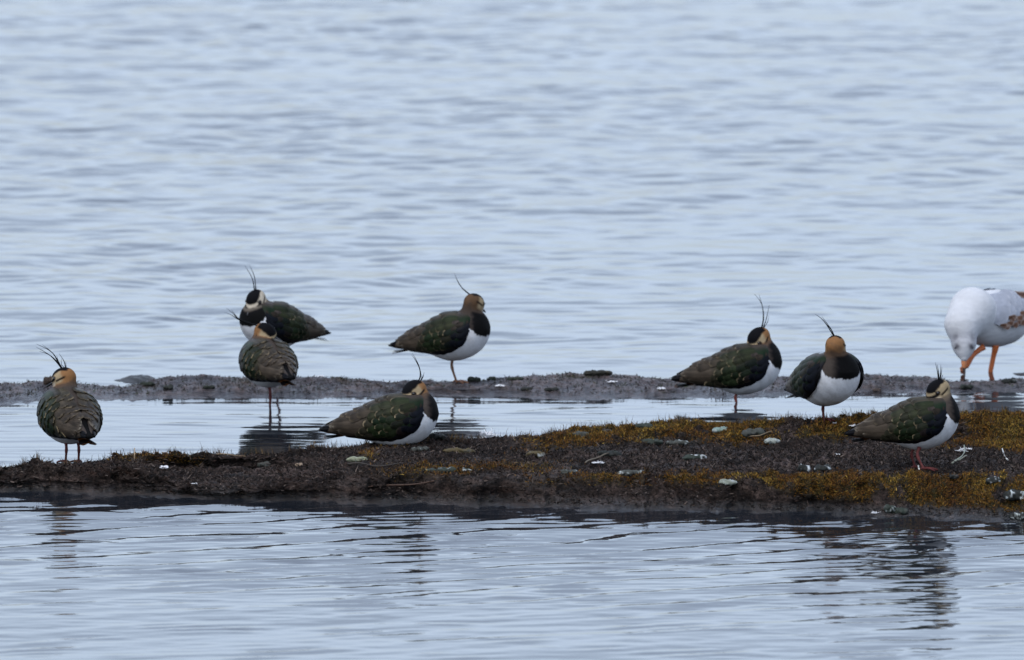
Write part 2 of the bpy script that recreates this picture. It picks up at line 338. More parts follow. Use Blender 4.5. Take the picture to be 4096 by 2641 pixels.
deps = bpy.context.evaluated_depsgraph_get()
BVH_N = BVHTree.FromObject(near, deps); BVH_F = BVHTree.FromObject(far, deps)
def ground(px, py):
    """where the view ray meets a bank or the water"""
    d = Vector(ray(px, py)).normalized(); best = None
    for b in (BVH_N, BVH_F):
        h = b.ray_cast(Vector(CAMP), d)
        if h[0] is not None and h[0].z > 0 and (best is None or h[3] < best[1]): best = (h[0], h[3])
    w = Vector(at_z(px, py, 0)); dw = (w - Vector(CAMP)).length
    if best is None or dw < best[1]: return w
    return best[0]
def height_at(x, y):
    z = 0.0
    for b in (BVH_N, BVH_F):
        h = b.ray_cast(Vector((x, y, 1)), Vector((0, 0, -1)))
        if h[0] is not None: z = max(z, h[0].z)
    return z

# ------------------------------------------------------------------ moss and fibres (stuff)
def blades(name, label, cat, V, prob, nr, count, length, width, lift, palette, seed, z0=.006, patch=0.0):
    g = np.random.default_rng(seed); sh = prob.shape
    ctr = V.reshape(-1, 3); p = prob.ravel() * (ctr[:, 2] > z0)
    # weight by cell area
    ex = np.linalg.norm(np.gradient(V, axis=0), axis=2) * np.linalg.norm(np.gradient(V, axis=1), axis=2); p = p * ex.ravel()
    if p.sum() <= 0: return
    idx = g.choice(len(p), count, p=p / p.sum())
    base = ctr[idx] + g.normal(0, .0018, (count, 3)) * np.array([1, 1, 0]); nv = nr.reshape(-1, 3)[idx]
    az = g.uniform(0, 2 * math.pi, count); dirv = np.stack([np.cos(az), np.sin(az), 0 * az], 1)
    up = nv * .5 + np.array([0, 0, .5]); lf = g.uniform(lift[0], lift[1], count)[:, None]
    ax = dirv * (1 - lf) + up * lf; ax /= np.linalg.norm(ax, axis=1)[:, None]
    ln = g.uniform(length[0], length[1], count)[:, None] * (g.random((count, 1)) ** .5 * .5 + .6); wd = g.uniform(width[0], width[1], count)[:, None]
    side = np.cross(ax, g.normal(0, 1, (count, 3))); side /= np.linalg.norm(side, axis=1)[:, None] + 1e-9
    bend = g.normal(0, .35, (count, 3)) - np.array([0, 0, .15])
    p0 = base - nv * .001; p1 = base + ax * ln * .55; p2 = base + ax * ln * .9 + bend * ln * .5
    vs = np.stack([p0 - side * wd, p0 + side * wd, p1 - side * wd * .8, p1 + side * wd * .8, p2], 1).reshape(-1, 3)
    i = np.arange(count)[:, None] * 5
    f = np.concatenate([i + [0, 1, 3], i + [0, 3, 2], i + [2, 3, 4]])
    pal = np.array(palette); k = g.choice(len(pal), count)
    if patch:
        w_ = fbm(base[:, 0] * 9, base[:, 1] * 5, seed + 3, 3) * 3.2 + g.normal(0, 1.2, count) + len(pal) / 2 - .5; k = np.where(g.random(count) < patch, np.clip(np.round(w_), 0, len(pal) - 1).astype(int), k)
    c = pal[k] * g.uniform(.5, 1.4, (count, 1))
    o = mesh_obj(name, vs, f, M_BLADE, cols=np.repeat(c, 5, 0).clip(0, 1), smooth=False)
    tag(o, label, cat, kind='stuff'); return o
vis = (NPX > -60) & (NPX < 1090)
VM = NM * vis[None, :]
blades('moss', 'short ochre and olive moss growing on the foreground peat bank', 'moss', NV, VM ** 1.5, NN, 130000, (.004, .0095), (.0005, .0010), (.05, .8),
       [(.014, .009, .005), (.055, .022, .006), (.110, .044, .009), (.165, .074, .011), (.090, .048, .009), (.20, .105, .015), (.060, .046, .010), (.30, .19, .035)], 41, patch=.85)
blades('peat_fibre', 'dark matted root fibres over the foreground peat bank', 'peat', NV, (1 - .8 * NM) * vis[None, :], NN, 85000, (.005, .015), (.0006, .0013), (.0, .55),
       [(.006, .0045, .004), (.010, .007, .006), (.018, .012, .009), (.005, .004, .004), (.050, .036, .029), (.020, .010, .007), (.105, .080, .066), (.030, .022, .016), (.008, .006, .005)], 42, .006, patch=.5)
rim = np.zeros_like(NM); ki = np.argmax(np.cumsum(np.ones_like(NM), 0) * 0 + NV[..., 2] + NV[..., 1] * .114, axis=0)
for j in range(rim.shape[1]): rim[max(0, ki[j] - 4):ki[j] + 5, j] = .35 + .65 * max(0, gnoise(NPX[j] / 9.0, 3.3, 88)) * 2
blades('dead_grass', 'thin dead grass wisps along the back rim of the peat bank', 'grass', NV, rim * vis[None, :], NN, 2600, (.012, .026), (.0003, .0006), (.5, 1.0),
       [(.05, .035, .02), (.09, .055, .02), (.03, .022, .018), (.13, .08, .03)], 43)
fvis = (FPXS > -60) & (FPXS < 1090)
blades('far_fibre', 'fine dark debris scattered on the far mud strip', 'debris', FV, (.25 + FM) * fvis[None, :], FN, 9000, (.004, .010), (.0006, .0014), (.0, .6),
       [(.03, .025, .02), (.05, .045, .03), (.02, .018, .018), (.035, .045, .02), (.10, .09, .09)], 44)

# ------------------------------------------------------------------ surface nets
def surface_nets(fn, lo, hi, res):
    lo = np.array(lo); n = np.ceil((np.array(hi) - lo) / res).astype(int) + 1
    ax = [lo[i] + np.arange(n[i]) * res for i in range(3)]
    G = np.stack(np.meshgrid(*ax, indexing='ij'), -1); F = fn(G.reshape(-1, 3)).reshape(n)
    S = F < 0; nc = n - 1
    acc = np.zeros((*nc, 3)); cnt = np.zeros(nc)
    offs = [(a, b, c) for a in (0, 1) for b in (0, 1) for c in (0, 1)]
    def sub(A, o): return A[o[0]:o[0] + nc[0], o[1]:o[1] + nc[1], o[2]:o[2] + nc[2]]
    for o in offs:
        for d in range(3):
            if o[d]: continue
            p = list(o); p[d] = 1; fa, fb_ = sub(F, o), sub(F, p); cr_ = (fa < 0) != (fb_ < 0)
            t = np.where(cr_, fa / np.where(cr_, fa - fb_, 1), 0)
            q = np.zeros((*nc, 3)); q[...] = o; q[..., d] += t
            acc += q * cr_[..., None]; cnt += cr_
    act = cnt > 0; vid = -np.ones(nc, int); vid[act] = np.arange(act.sum())
    cell = np.argwhere(act); v = lo + (cell + acc[act] / cnt[act][:, None]) * res
    faces = []
    for d in range(3):
        e = [slice(1, -1)] * 3; e[d] = slice(0, -1); e2 = list(e); e2[d] = slice(1, None)
        s0, s1 = S[tuple(e)], S[tuple(e2)]; I = np.argwhere(s0 != s1); fl = s0[tuple(I.T)]
        idx = I + 1; idx[:, d] -= 1
        u, w = [(1, 2), (2, 0), (0, 1)][d]
        def at(du, dw):
            k = idx.copy(); k[:, u] -= du; k[:, w] -= dw; return vid[tuple(k.T)]
        q = np.stack([at(1, 1), at(0, 1), at(0, 0), at(1, 0)], 1); q[~fl] = q[~fl][:, ::-1]; faces.append(q)
    f = np.concatenate(faces); f = f[(f >= 0).all(1)]
    for _ in range(3):
        f0 = fn(v); e = res * .3; g = np.stack([(fn(v + np.eye(3)[i] * e) - fn(v - np.eye(3)[i] * e)) / (2 * e) for i in range(3)], 1)
        st = f0[:, None] * g / ((g * g).sum(1)[:, None] + 1e-6); ln = np.linalg.norm(st, axis=1)[:, None]; v = v - st * np.minimum(1, res * .5 / (ln + 1e-9))
    return v, f
def smin(a, b, k):
    h = np.clip(.5 + .5 * (b - a) / k, 0, 1); return b * (1 - h) + a * h - k * h * (1 - h)
def ell(p, c, ax, r):
    q = (p - c) @ np.asarray(ax).T / np.asarray(r); l = np.linalg.norm(q, axis=1); l2 = np.linalg.norm(q / np.asarray(r), axis=1)
    return l * (l - 1) / (l2 + 1e-9)
def cone(p, a, b, ra, rb):
    a, b = np.asarray(a), np.asarray(b); d = b - a; t = np.clip(((p - a) @ d) / (d @ d), 0, 1)
    return np.linalg.norm(p - a - t[:, None] * d, axis=1) - (ra + (rb - ra) * t)
def tube(pts, radii, seg=8):
    pts = np.asarray(pts, float); T = np.gradient(pts, axis=0); T /= np.linalg.norm(T, axis=1)[:, None] + 1e-12
    ref = np.array([0.3, 1, .2]); V = []
    for p, t, r in zip(pts, T, radii):
        a = np.cross(t, ref); a /= np.linalg.norm(a); b = np.cross(t, a); ph = np.arange(seg) * 2 * math.pi / seg
        V.append(p + r * (np.cos(ph)[:, None] * a + np.sin(ph)[:, None] * b))
    V = np.concatenate(V); n = len(pts); f = []
    for i in range(n - 1):
        for k in range(seg): f.append([i * seg + k, i * seg + (k + 1) % seg, (i + 1) * seg + (k + 1) % seg, (i + 1) * seg + k])
    f.append(list(range(seg))[::-1]); f.append([(n - 1) * seg + k for k in range(seg)])
    return V, f
def smooth_path(pts, n=24):
    p = np.asarray(pts, float); k = len(p); t = np.linspace(0, k - 1, n); out = []
    for x in t:
        i = min(int(x), k - 2); u = x - i; p0 = p[max(i - 1, 0)]; p1 = p[i]; p2 = p[i + 1]; p3 = p[min(i + 2, k - 1)]
        out.append(.5 * ((2 * p1) + (-p0 + p2) * u + (2 * p0 - 5 * p1 + 4 * p2 - p3) * u * u + (-p0 + 3 * p1 - 3 * p2 + p3) * u ** 3))
    return np.array(out)

# ------------------------------------------------------------------ lapwing torso (bird space: x forward, y left, z up, origin under the belly)
XS = np.linspace(-.146, .0935, 481)
def prof(p):
    p = np.array(p); y = np.interp(XS, p[:, 0], p[:, 1]); k = np.exp(-np.linspace(-2, 2, 41) ** 2); k /= k.sum()
    sl0 = y[1] - y[0]; sl1 = y[-1] - y[-2]
    yy = np.concatenate([y[0] + sl0 * np.arange(-20, 0), y, y[-1] + sl1 * np.arange(1, 21)]); return np.convolve(yy, k, 'valid')
TOPZ = prof([(-.146, .037), (-.1275, .047), (-.087, .070), (-.066, .0785), (-.053, .086), (-.034, .097), (-.0085, .108), (.0187, .1135), (.05, .1155), (.068, .113), (.079, .108), (.087, .099), (.092, .088), (.0935, .078)])
BOTZ = prof([(-.146, .031), (-.136, .028), (-.085, .021), (-.0425, .014), (-.0255, .007), (0, .0), (.0255, .0025), (.051, .011), (.0714, .0247), (.085, .042), (.0915, .059), (.0935, .068)])
HW = prof([(-.146, .009), (-.125, .0155), (-.095, .027), (-.06, .043), (-.03, .054), (0, .0595), (.03, .060), (.055, .0545), (.075, .043), (.087, .028), (.0915, .018), (.0935, .011)])
WLOW = prof([(-.146, .032), (-.135, .031), (-.085, .0225), (-.05, .0205), (0, .020), (.030, .030), (.050, .041), (.062, .055), (.068, .068), (.0935, .080)])
def tz(x): return np.interp(x, XS, TOPZ)
def bz(x): return np.interp(x, XS, BOTZ)
def hw(x): return np.interp(x, XS, HW)
def zc_h(x): a, b = tz(x), bz(x); return (a * .48 + b * .52), (a - b) * .5
def torso_sdf(p):
    x = np.clip(p[:, 0], XS[0], XS[-1]); w = hw(x); a, b = tz(x), bz(x); h = np.maximum((a - b) * .5, .002); zc = (a + b) * .5
    q = np.sqrt((p[:, 1] / w) ** 2 + ((p[:, 2] - zc) / h) ** 2); f = (q - 1) * np.minimum(w, h)
    dx = np.abs(p[:, 0] - x); return np.where(dx > 0, np.sqrt(np.maximum(f, 0) ** 2 + dx ** 2) + np.minimum(f, 0) * .0, f)
WOUT = [0.0]
def surf(x, ph, off, side):
    """point on the torso surface pushed out by off; ph angle from the horizontal, side +1 left / -1 right"""
    x = np.asarray(x, float); ph = np.asarray(ph, float); w = hw(x); off = off + WOUT[0] * sstep(-.02, .04, x) * np.cos(ph) ** 2; a, b = tz(x), bz(x); h = (a - b) * .5; zc = (a + b) * .5
    ny, nz = np.cos(ph) / np.maximum(w, .004), np.sin(ph) / np.maximum(h, .004); l = np.sqrt(ny ** 2 + nz ** 2)
    return np.stack([x, side * (w * np.cos(ph) + off * ny / l), zc + h * np.sin(ph) + off * nz / l], -1)
def ph_low(x):
    a, b = tz(x), bz(x); h = (a - b) * .5; zc = (a + b) * .5
    return np.arcsin(np.clip((np.interp(x, XS, WLOW) - zc) / np.maximum(h, .003), -.98, .9))
PHU = R(80)
def q2ph(x, q): l = ph_low(x); return l + (PHU - l) * q

C = dict(mantle=(.050, .040, .034), brown=(.052, .040, .029), olive=(.025, .024, .011), green=(.0075, .0165, .0070), teal=(.010, .020, .017),
         purple=(.020, .009, .014), black=(.0032, .0032, .0042), white=(.58, .59, .61), buff=(.28, .215, .13), orange=(.21, .105, .044), rufous=(.20, .08, .026), cream=(.47, .41, .32), blue=(.0036, .0044, .0075), dkbrown=(.020, .014, .012))
C['dkhead'] = (.085, .050, .028)
C = {k: np.array(v) for k, v in C.items()}
def feather(parent, rx, rq, tx, tq, width, o0, o1, side, col, rimc=None, rimw=.12, rims=1.0, point=.5, name='feather', nl=12, nw=9, tipc=None, g=None):
    t = np.concatenate([np.linspace(0, .72, nl - 5), [.80, .87, .93, .97, 1.0]]); s = np.linspace(-1, 1, nw); nl = len(t)
    x = rx + (tx - rx) * t; q = rq + (tq - rq) * t; ph = q2ph(x, q)
    a, b = tz(x), bz(x); h = (a - b) * .5; w = hw(x); arc = np.sqrt((w * np.sin(ph)) ** 2 + (h * np.cos(ph)) ** 2) + .004
    prof_w = np.where(t < .7, .55 + .45 * np.sin(t / .7 * math.pi / 2), np.sqrt(np.maximum(0, 1 - ((t - .7) / .3) ** (1.6 + point))))
    dxl, dyl = (tx - rx), (ph[-1] - ph[0]) * arc.mean(); ln = math.hypot(dxl, dyl); nx, ny_ = -dyl / ln, dxl / ln
    wob = (g.normal(0, .04, nw) if g is not None else np.zeros(nw))
    D = prof_w[:, None] * s[None, :] * width * .5
    T = np.repeat(t[:, None], nw, 1) + wob[None, :] * (t[:, None] ** 6) * .5
    X = x[:, None] + D * nx; PH = ph[:, None] + D * ny_ / arc[:, None]
    OFF = o0 + (o1 - o0) * t[:, None] ** 1.2 - .0016 * (s[None, :] ** 2) * np.sin(np.clip(t[:, None], 0, 1) * math.pi * .6)
    X = np.clip(X + (T - t[:, None]) * (tx - rx), XS[0] - .004, XS[-1])
    V = surf(X, PH, OFF, side)
    c = np.zeros((nl, nw, 3)); c[...] = col; sh = (1 - .18 * np.abs(s))[None, :, None]; c = c * sh
    c = c * (1 + .20 * np.exp(-(s / .12) ** 2))[None, :, None] if nw > 6 else c
    if tipc is not None: m = sstep(.80, .88, t)[:, None, None]; c = c * (1 - m) + np.array(tipc) * m
    if rimc is not None:
        sg = (1 if g.random() < .5 else -1); cut = g.uniform(-.5, .5)
        ed = np.maximum(sstep(.93, .985, t)[:, None] * np.ones(nw), sstep(.55, .92, np.abs(s))[None, :] * sstep(.74, .84, t)[:, None]) * sstep(-.35, .25, sg * s + cut)[None, :]
        ed = np.maximum(ed, .18 * sstep(.80, .97, np.abs(s))[None, :] * sstep(.4, .8, t)[:, None])
        c = c * (1 - .38 * (sstep(.62, .80, t) * (1 - sstep(.88, .95, t)))[:, None, None])  # dark subterminal band, doubling as painted shadow edge that sets overlapping feathers apart
        ed = ed * rims; c = c * (1 - ed[..., None]) + np.array(rimc) * ed[..., None]
    return mesh_obj(name, V.reshape(-1, 3), grid_faces(nl, nw), M_FEATH, parent, c.reshape(-1, 3))

def make_wing(root, side, seed, full=True, warm=0.0):
    g = np.random.default_rng(seed)
    # wing base: a closed shell wrapped over the flank
    xs = np.linspace(-.144, .068, 60); qs = np.linspace(0, 1, 22); V = []; Cc = []
    for x in xs:
        ph = q2ph(x, qs); edge = np.minimum(1, np.minimum(qs / .12, (1 - qs) / .12)); ex = min(1, (x + .144) / .02, (.068 - x) / .012)
        V.append(surf(np.full(22, x), ph, -.0035 + .0065 * np.sqrt(np.maximum(0, edge * max(ex, 0))), side))
        low = sstep(.10, .26, qs)[:, None]; fr = sstep(.030, .062, x); bk = sstep(-.02, -.07, x)
        top = C['green'] * (1 - bk) + C['brown'] * bk; fq = (fr * sstep(.62, .42, qs))[:, None]; top = top * (1 - fq) + C['blue'] * fq
        up = sstep(.62, .85, qs)[:, None]; top = top * (1 - up) + (C['mantle'] * .9) * up
        Cc.append(C['black'] * (1 - low) + top * low)
    wing = mesh_obj('wing', np.concatenate(V), grid_faces(60, 22), M_FEATH, root, np.concatenate(Cc))
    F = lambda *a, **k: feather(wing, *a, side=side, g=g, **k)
    # primaries: long black blades reaching the tail
    for i, (q0, q1, tx) in enumerate(((.10, .25, -.146), (.20, .45, -.149), (.28, .65, -.143))):
        F(-.035 - .004 * i, q0, tx, q1, .015, .0005, .0022 + .0006 * i, col=C['black'] * 1.1, point=.2, name='primary_feather')
    if not full:
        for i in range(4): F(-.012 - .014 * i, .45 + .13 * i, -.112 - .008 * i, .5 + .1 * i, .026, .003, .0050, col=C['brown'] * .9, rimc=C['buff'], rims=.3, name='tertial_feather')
        return wing
    # black secondaries along the lower edge
    for i in range(6):
        x = .046 - .020 * i; F(x, .09, x - .040, .075, .022, .0015, .0034, col=C['black'], point=.3, name='secondary_feather')
    # tertials
    for i, (x0, q0, x1, q1) in enumerate(((-.030, .22, -.112, .34), (-.036, .34, -.122, .50), (-.034, .48, -.128, .66), (-.026, .62, -.122, .80), (-.016, .74, -.108, .90))):
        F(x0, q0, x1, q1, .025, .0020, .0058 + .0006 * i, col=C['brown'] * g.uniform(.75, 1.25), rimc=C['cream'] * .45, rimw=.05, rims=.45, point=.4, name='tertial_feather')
    # greater and median coverts
    for r_, (q, x0, x1, st, L_, w_) in enumerate(((.20, .046, -.040, .0165, .033, .021), (.32, .044, -.034, .0165, .031, .021), (.45, .046, -.026, .0165, .030, .021), (.58, .048, -.018, .017, .029, .021))):
        x = x1
        while x < x0:
            k = sstep(.015, .05, x); base = C['green'] * (1 - .5 * g.random()) + C['olive'] * .5 * g.random()
            if r_ >= 3: base = base * .6 + C['olive'] * .5
            k = k * (1 - sstep(.40, .55, q)); base = base * (1 - k * .7) + (C['purple'] if g.random() < .5 else C['blue']) * k * .7; base = base * g.uniform(.7, 1.3)
            if x < -.02: base = base * .5 + C['brown'] * .45
            qq = q + g.uniform(-.02, .02); buff = g.random() < .72
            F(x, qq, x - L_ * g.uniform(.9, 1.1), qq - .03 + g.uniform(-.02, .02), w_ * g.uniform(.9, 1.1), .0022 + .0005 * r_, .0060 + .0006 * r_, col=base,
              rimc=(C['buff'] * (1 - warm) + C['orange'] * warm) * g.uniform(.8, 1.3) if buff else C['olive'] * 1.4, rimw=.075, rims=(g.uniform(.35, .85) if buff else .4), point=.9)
            x += st * g.uniform(.9, 1.1)
    # dark lesser coverts over the wing bend
    for q, x in ((.13, .058), (.27, .064), (.41, .064), (.54, .061), (.20, .046), (.34, .050), (.48, .050), (.62, .050)):
        base = C['blue'] if q < .45 else (C['purple'] * .4 + C['olive'] * .5 if q < .6 else C['mantle'] * .7)
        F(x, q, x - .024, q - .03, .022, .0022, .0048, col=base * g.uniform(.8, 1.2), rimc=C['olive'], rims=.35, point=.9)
    # scapulars
    for q, x0, n in ((.70, .036, 5), (.82, .030, 5), (.93, .022, 5)):
        for i in range(n):
            x = x0 - .021 * i + g.uniform(-.003, .003); k = min(1, i / 3.5); base = C['olive'] * (1 - k) * (1.0 if q < .8 else .6) + C['mantle'] * (.5 if q > .8 else 0) * (1 - k) + C['brown'] * k * .95
            if q < .8 and i < 3: base = base * .5 + C['green'] * .6
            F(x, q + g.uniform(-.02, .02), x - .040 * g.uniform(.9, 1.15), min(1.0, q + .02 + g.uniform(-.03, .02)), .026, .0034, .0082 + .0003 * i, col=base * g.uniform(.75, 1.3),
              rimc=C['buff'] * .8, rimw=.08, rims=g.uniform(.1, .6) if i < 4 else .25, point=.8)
    return wing

def tail_fan(root, sc=1.0):
    base = None; spread = 5
    for i in range(spread):
        a = (i - 2) * .10; n = 9; t = np.linspace(0, 1, n); s = np.linspace(-1, 1, 5)
        w = np.where(t < .8, .008, .008 * np.sqrt(np.maximum(0, 1 - ((t - .8) / .2) ** 2.5)))
        X = -.080 - .060 * t; Y = -a * .064 * t * 1.0; Z = .0275 - .005 * t - .0028 * abs(i - 2) * t
        V = np.stack([np.repeat(X[:, None], 5, 1), Y[:, None] + w[:, None] * s[None, :], np.repeat(Z[:, None] if np.ndim(Z) else np.full((n, 1), Z), 5, 1) - .001 * s[None, :] ** 2], -1)
        m = sstep(.35, .5, t)[:, None, None] * (1 - .5 * sstep(.94, 1, t)[:, None, None]); c = C['rufous'] * .8 * (1 - m) + C['black'] * m; c = np.repeat(c, 5, 1)
        if base is None: base = mesh_obj('tail', V.reshape(-1, 3), grid_faces(n, 5), M_FEATH, root, c.reshape(-1, 3))
        else: mesh_obj('tail_feather', V.reshape(-1, 3), grid_faces(n, 5), M_FEATH, base, c.reshape(-1, 3))

def leg_mesh(root, hip, foot, fwd, mat, bend=.008, toe=.030, name='leg', depth_ok=True, r0=.0036, knee=.35, ankle_fwd=0):
    hip, foot, fwd = np.array(hip), np.array(foot), np.array(fwd)
    kn = hip * (1 - knee) + foot * knee - fwd * bend
    path = smooth_path([hip, kn, foot * .9 + kn * .1, foot], 14); rad = np.interp(np.linspace(0, 1, 14), [0, .28, .36, .45, .9, 1], [r0 * 1.3, r0 * .80, r0 * 1.18, r0 * .72, r0 * .75, r0 * 1.05])
    v, f = tube(path, rad, 10); leg = mesh_obj(name, v, f, mat, root)
    sd_ = np.array([-fwd[1], fwd[0], 0])
    for a in (-.55, 0, .55, math.pi):
        d = fwd * math.cos(a) + sd_ * math.sin(a); l = toe * (.35 if a == math.pi else (1.0 if a == 0 else .88))
        p = [foot + np.array([0, 0, .0035]), foot + d * l * .45 + np.array([0, 0, .0045]), foot + d * l * .8 + np.array([0, 0, .002]), foot + d * l + np.array([0, 0, .0])]
        v, f = tube(smooth_path(p, 9), np.interp(np.linspace(0, 1, 9), [0, .5, .85, 1], [.0026, .0022, .0018, .0006]), 7); mesh_obj('toe', v, f, mat, leg)
    return leg

BIRDS = []
def lapwing(label, crop, belly, feet, fwd, head, hfwd, crest, scale=1.0, pitch=0.0, hcol='buff', fullL=True, fullR=True, seed=1, legmat=M_LEG, eyes=True, water=False, sit=False, napec=None, roll=0.0, footY=None, nshift=0.0, asym=0.0, wout=0.0, hroll=0.0):
    ox, oy, k = crop; P = lambda c: ((ox + c[0] * k) / 4.0, (oy + c[1] * k) / 4.0)
    fw = np.array([fwd[0], fwd[1], 0.0]); fw /= np.linalg.norm(fw); yaw = math.atan2(fw[1], fw[0])
    fpx = [P(c) for c in feet]
    fp = np.array(ground(*fpx[0])) if footY is None else at_y(*fpx[0], footY)
    if footY is not None: fp[2] = height_at(fp[0], fp[1])
    Yb = fp[1] + (0 if len(feet) == 1 else .01)
    bo = at_y(*P(belly), Yb)
    root = bpy.data.objects.new('lapwing', None); COL.objects.link(root); root.empty_display_size = .05
    root.location = (bo[0], bo[1], fp[2]); root.rotation_euler = (0, 0, yaw)
    cy, sy = math.cos(yaw), math.sin(yaw); rot = np.array([[cy, -sy, 0], [sy, cy, 0], [0, 0, 1]])
    org = np.array(root.location); toL = lambda p: (np.asarray(p) - org) @ rot           # world -> root local
    lift = bo[2] - fp[2]
    cp, sp = math.cos(pitch), math.sin(pitch); rp = np.array([[cp, 0, -sp], [0, 1, 0], [sp, 0, cp]])   # nose-up pitch
    cr2, sr2 = math.cos(roll), math.sin(roll); rr = np.array([[1, 0, 0], [0, cr2, -sr2], [0, sr2, cr2]])
    Bm = rp @ rr
    b2l = lambda p: (np.asarray(p) * scale) @ Bm.T + np.array([0, 0, lift]); l2b = lambda p: ((np.asarray(p) - np.array([0, 0, lift])) @ Bm) / scale
    # body frame empty-free: parts get bird-space vertices converted to root local
    hY = bo[1] + fw[1] * .058 * scale; hc = at_y(*P(head), hY); hl_ = toL(hc)
    hf = np.array(hfwd, float); hf /= np.linalg.norm(hf); hfl = hf @ rot; up = np.array([0, 0, 1.0]); sdv = np.cross(up, hfl); sdv /= np.linalg.norm(sdv); hu = np.cross(hfl, sdv); hu, sdv = hu * math.cos(hroll) + sdv * math.sin(hroll), sdv * math.cos(hroll) - hu * math.sin(hroll)
    HA = np.array([hfl, hu, sdv]); HR = np.array([.0245, .0195, .0205]) * scale
    nb1 = b2l((.056, 0, .088)); nb0 = b2l((.040, 0, .086)); nk = hl_ - hfl * .010 * scale - hu * .006 * scale
    def sdf(p):
        t = torso_sdf(l2b(p)) * scale; hd = ell(p, hl_, HA, HR)
        ck = ell(p, hl_ + hfl * .006 * scale - hu * .006 * scale, HA, HR * np.array([.78, .72, .86]))
        n = cone(p, nb1, nk, .027 * scale, .0150 * scale); n2 = cone(p, nb0, nk, .022 * scale, .015 * scale)
        th = cone(p, b2l((-.03, 0, .02)), b2l((.0, 0, .006)), .022 * scale, .012 * scale)
        r = smin(t, smin(n, n2, .01), .013 * scale); return smin(r, smin(hd, ck, .008), .007 * scale)
    lo = np.minimum(b2l(np.array([(-.15, -.07, -.01), (.1, .07, .12), (-.15, .07, .12), (.1, -.07, -.01)])).min(0), hl_ - .035) - .012
    hi = np.maximum(b2l(np.array([(-.15, -.07, -.01), (.1, .07, .12), (-.15, .07, .12), (.1, -.07, -.01)])).max(0), hl_ + .035) + .012
    v, f = surface_nets(sdf, lo, hi, .0021)
    # ------------ plumage pattern in bird / head space
    b = l2b(v); g = np.random.default_rng(seed); j = .004 * fbm(b[:, 0] * 90 + 5, b[:, 2] * 90 + b[:, 1] * 60, seed + 900, 2)
    x, y, z = b[:, 0], np.abs(b[:, 1]), b[:, 2]
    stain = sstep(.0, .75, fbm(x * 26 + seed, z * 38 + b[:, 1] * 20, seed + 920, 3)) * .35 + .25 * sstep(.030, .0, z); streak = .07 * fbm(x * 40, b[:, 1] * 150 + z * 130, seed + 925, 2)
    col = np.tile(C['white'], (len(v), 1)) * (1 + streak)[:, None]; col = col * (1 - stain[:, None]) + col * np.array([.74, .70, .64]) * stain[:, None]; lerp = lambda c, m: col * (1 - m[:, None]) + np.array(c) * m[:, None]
    col = lerp(C['rufous'], sstep(-.060, -.080, x + j) * (1 - sstep(-.135, -.142, x)) * sstep(.036, .028, z))
    edge = np.interp(x, [.045, .050, .062, .075, .085, .0935], [.112, .104, .086, .070, .061, .056]) + j * .6 + .0030 * fbm(b[:, 1] * 260, x * 120 + z * 60, seed + 910, 2)      # lower limit of the breast band
    band = sstep(-.0012, .0012, z - edge) * sstep(.044, .050, x); col = lerp(C['black'], band)
    ys = b[:, 1]; blk = sstep(.056, .082 if asym else .074, x + nshift + asym * ys + .30 * (.030 - y) + 1.2 * j); bm = (1 - blk); col = lerp(C['mantle'], bm * band)
    zb = np.interp(x, [-.146, -.09, -.04, .0], [.026, .036, .050, .058]); back = sstep(0, .006, z - zb) * sstep(.054, .046, x); col = lerp(C['mantle'], back); col = lerp(C['black'], back * sstep(-.085, -.105, x)); col = lerp(C['black'], sstep(-.138, -.143, x))
    col = lerp(C['mantle'], sstep(.088, .095, z) * (1 - band) * sstep(.080, .072, x))
    # neck and head
    h = (v - hl_) @ HA.T / HR; hfz, huz, hsz = h[:, 0], h[:, 1], np.abs(h[:, 2]); rad = np.linalg.norm(h, axis=1)
    nd = cone(v, nb1, nk, .0, .0); tt = np.clip(((v - nb1) @ (nk - nb1)) / ((nk - nb1) @ (nk - nb1)), 0, 1.4)
    nape = sstep(1.9, 1.25, rad) * 1.0
    npc = C[napec or 'orange'] if hcol != 'pale' else C['cream'] * .8
    jj = j * 30
    hcap = sstep(2.0, 1.4, rad + jj); col = lerp(C['mantle'] * .8 + npc * .2, hcap * sstep(.085, .1, z + hcap * .05) * (1 - blk * .95 * sstep(1.45, 1.75, rad)))
    col = lerp(npc, sstep(1.42, 1.15, rad + jj * .8))
    face = sstep(1.30, 1.10, rad) * sstep(-.55, -.15, hfz + jj * .5)
    facec = C['cream'] if hcol in ('pale',) else C['buff'] * 1.15
    col = lerp(facec, face)
    hm_ = sstep(1.45, 1.2, rad)
    # dark lores and the stripe under the eye
    col = lerp(C['black'], hm_ * sstep(.25, .5, hfz) * sstep(.22, .10, np.abs(huz - .02 + .10 * hfz)))
    col = lerp(C['dkbrown'] * .6, hm_ * sstep(-.75, -.55, hfz) * sstep(.40, .2, hfz) * sstep(.15, .06, np.abs(huz + .22 + .10 * hfz)) * sstep(.35, .55, hsz))
    col = lerp(C['dkbrown'] * .7, hm_ * sstep(.26, .16, np.sqrt((hfz - .42) ** 2 + (huz - .12) ** 2)) * sstep(.4, .6, hsz))
    # chin
    chin = hm_ * sstep(.35, .6, hfz) * sstep(-.18, -.35, huz); col = lerp(C['black'] if hcol == 'pale' else C['cream'] * .8, chin * .9)
    # black cap, wider in front, narrowing to the crest
    capw = np.where(hfz > 0, .80 - .10 * hfz, .80 + .42 * hfz)
    cap = sstep(1.5, 1.25, rad) * sstep(.12, .0, hsz - capw + jj * .4) * sstep(.22, .32, huz - .06 * hfz + jj * .2) * sstep(-.92, -.78, hfz)
    col = lerp(C['black'] * 1.2, cap)
    body = mesh_obj('body', v, f, M_BODY, root, np.clip(col, .004, .9))
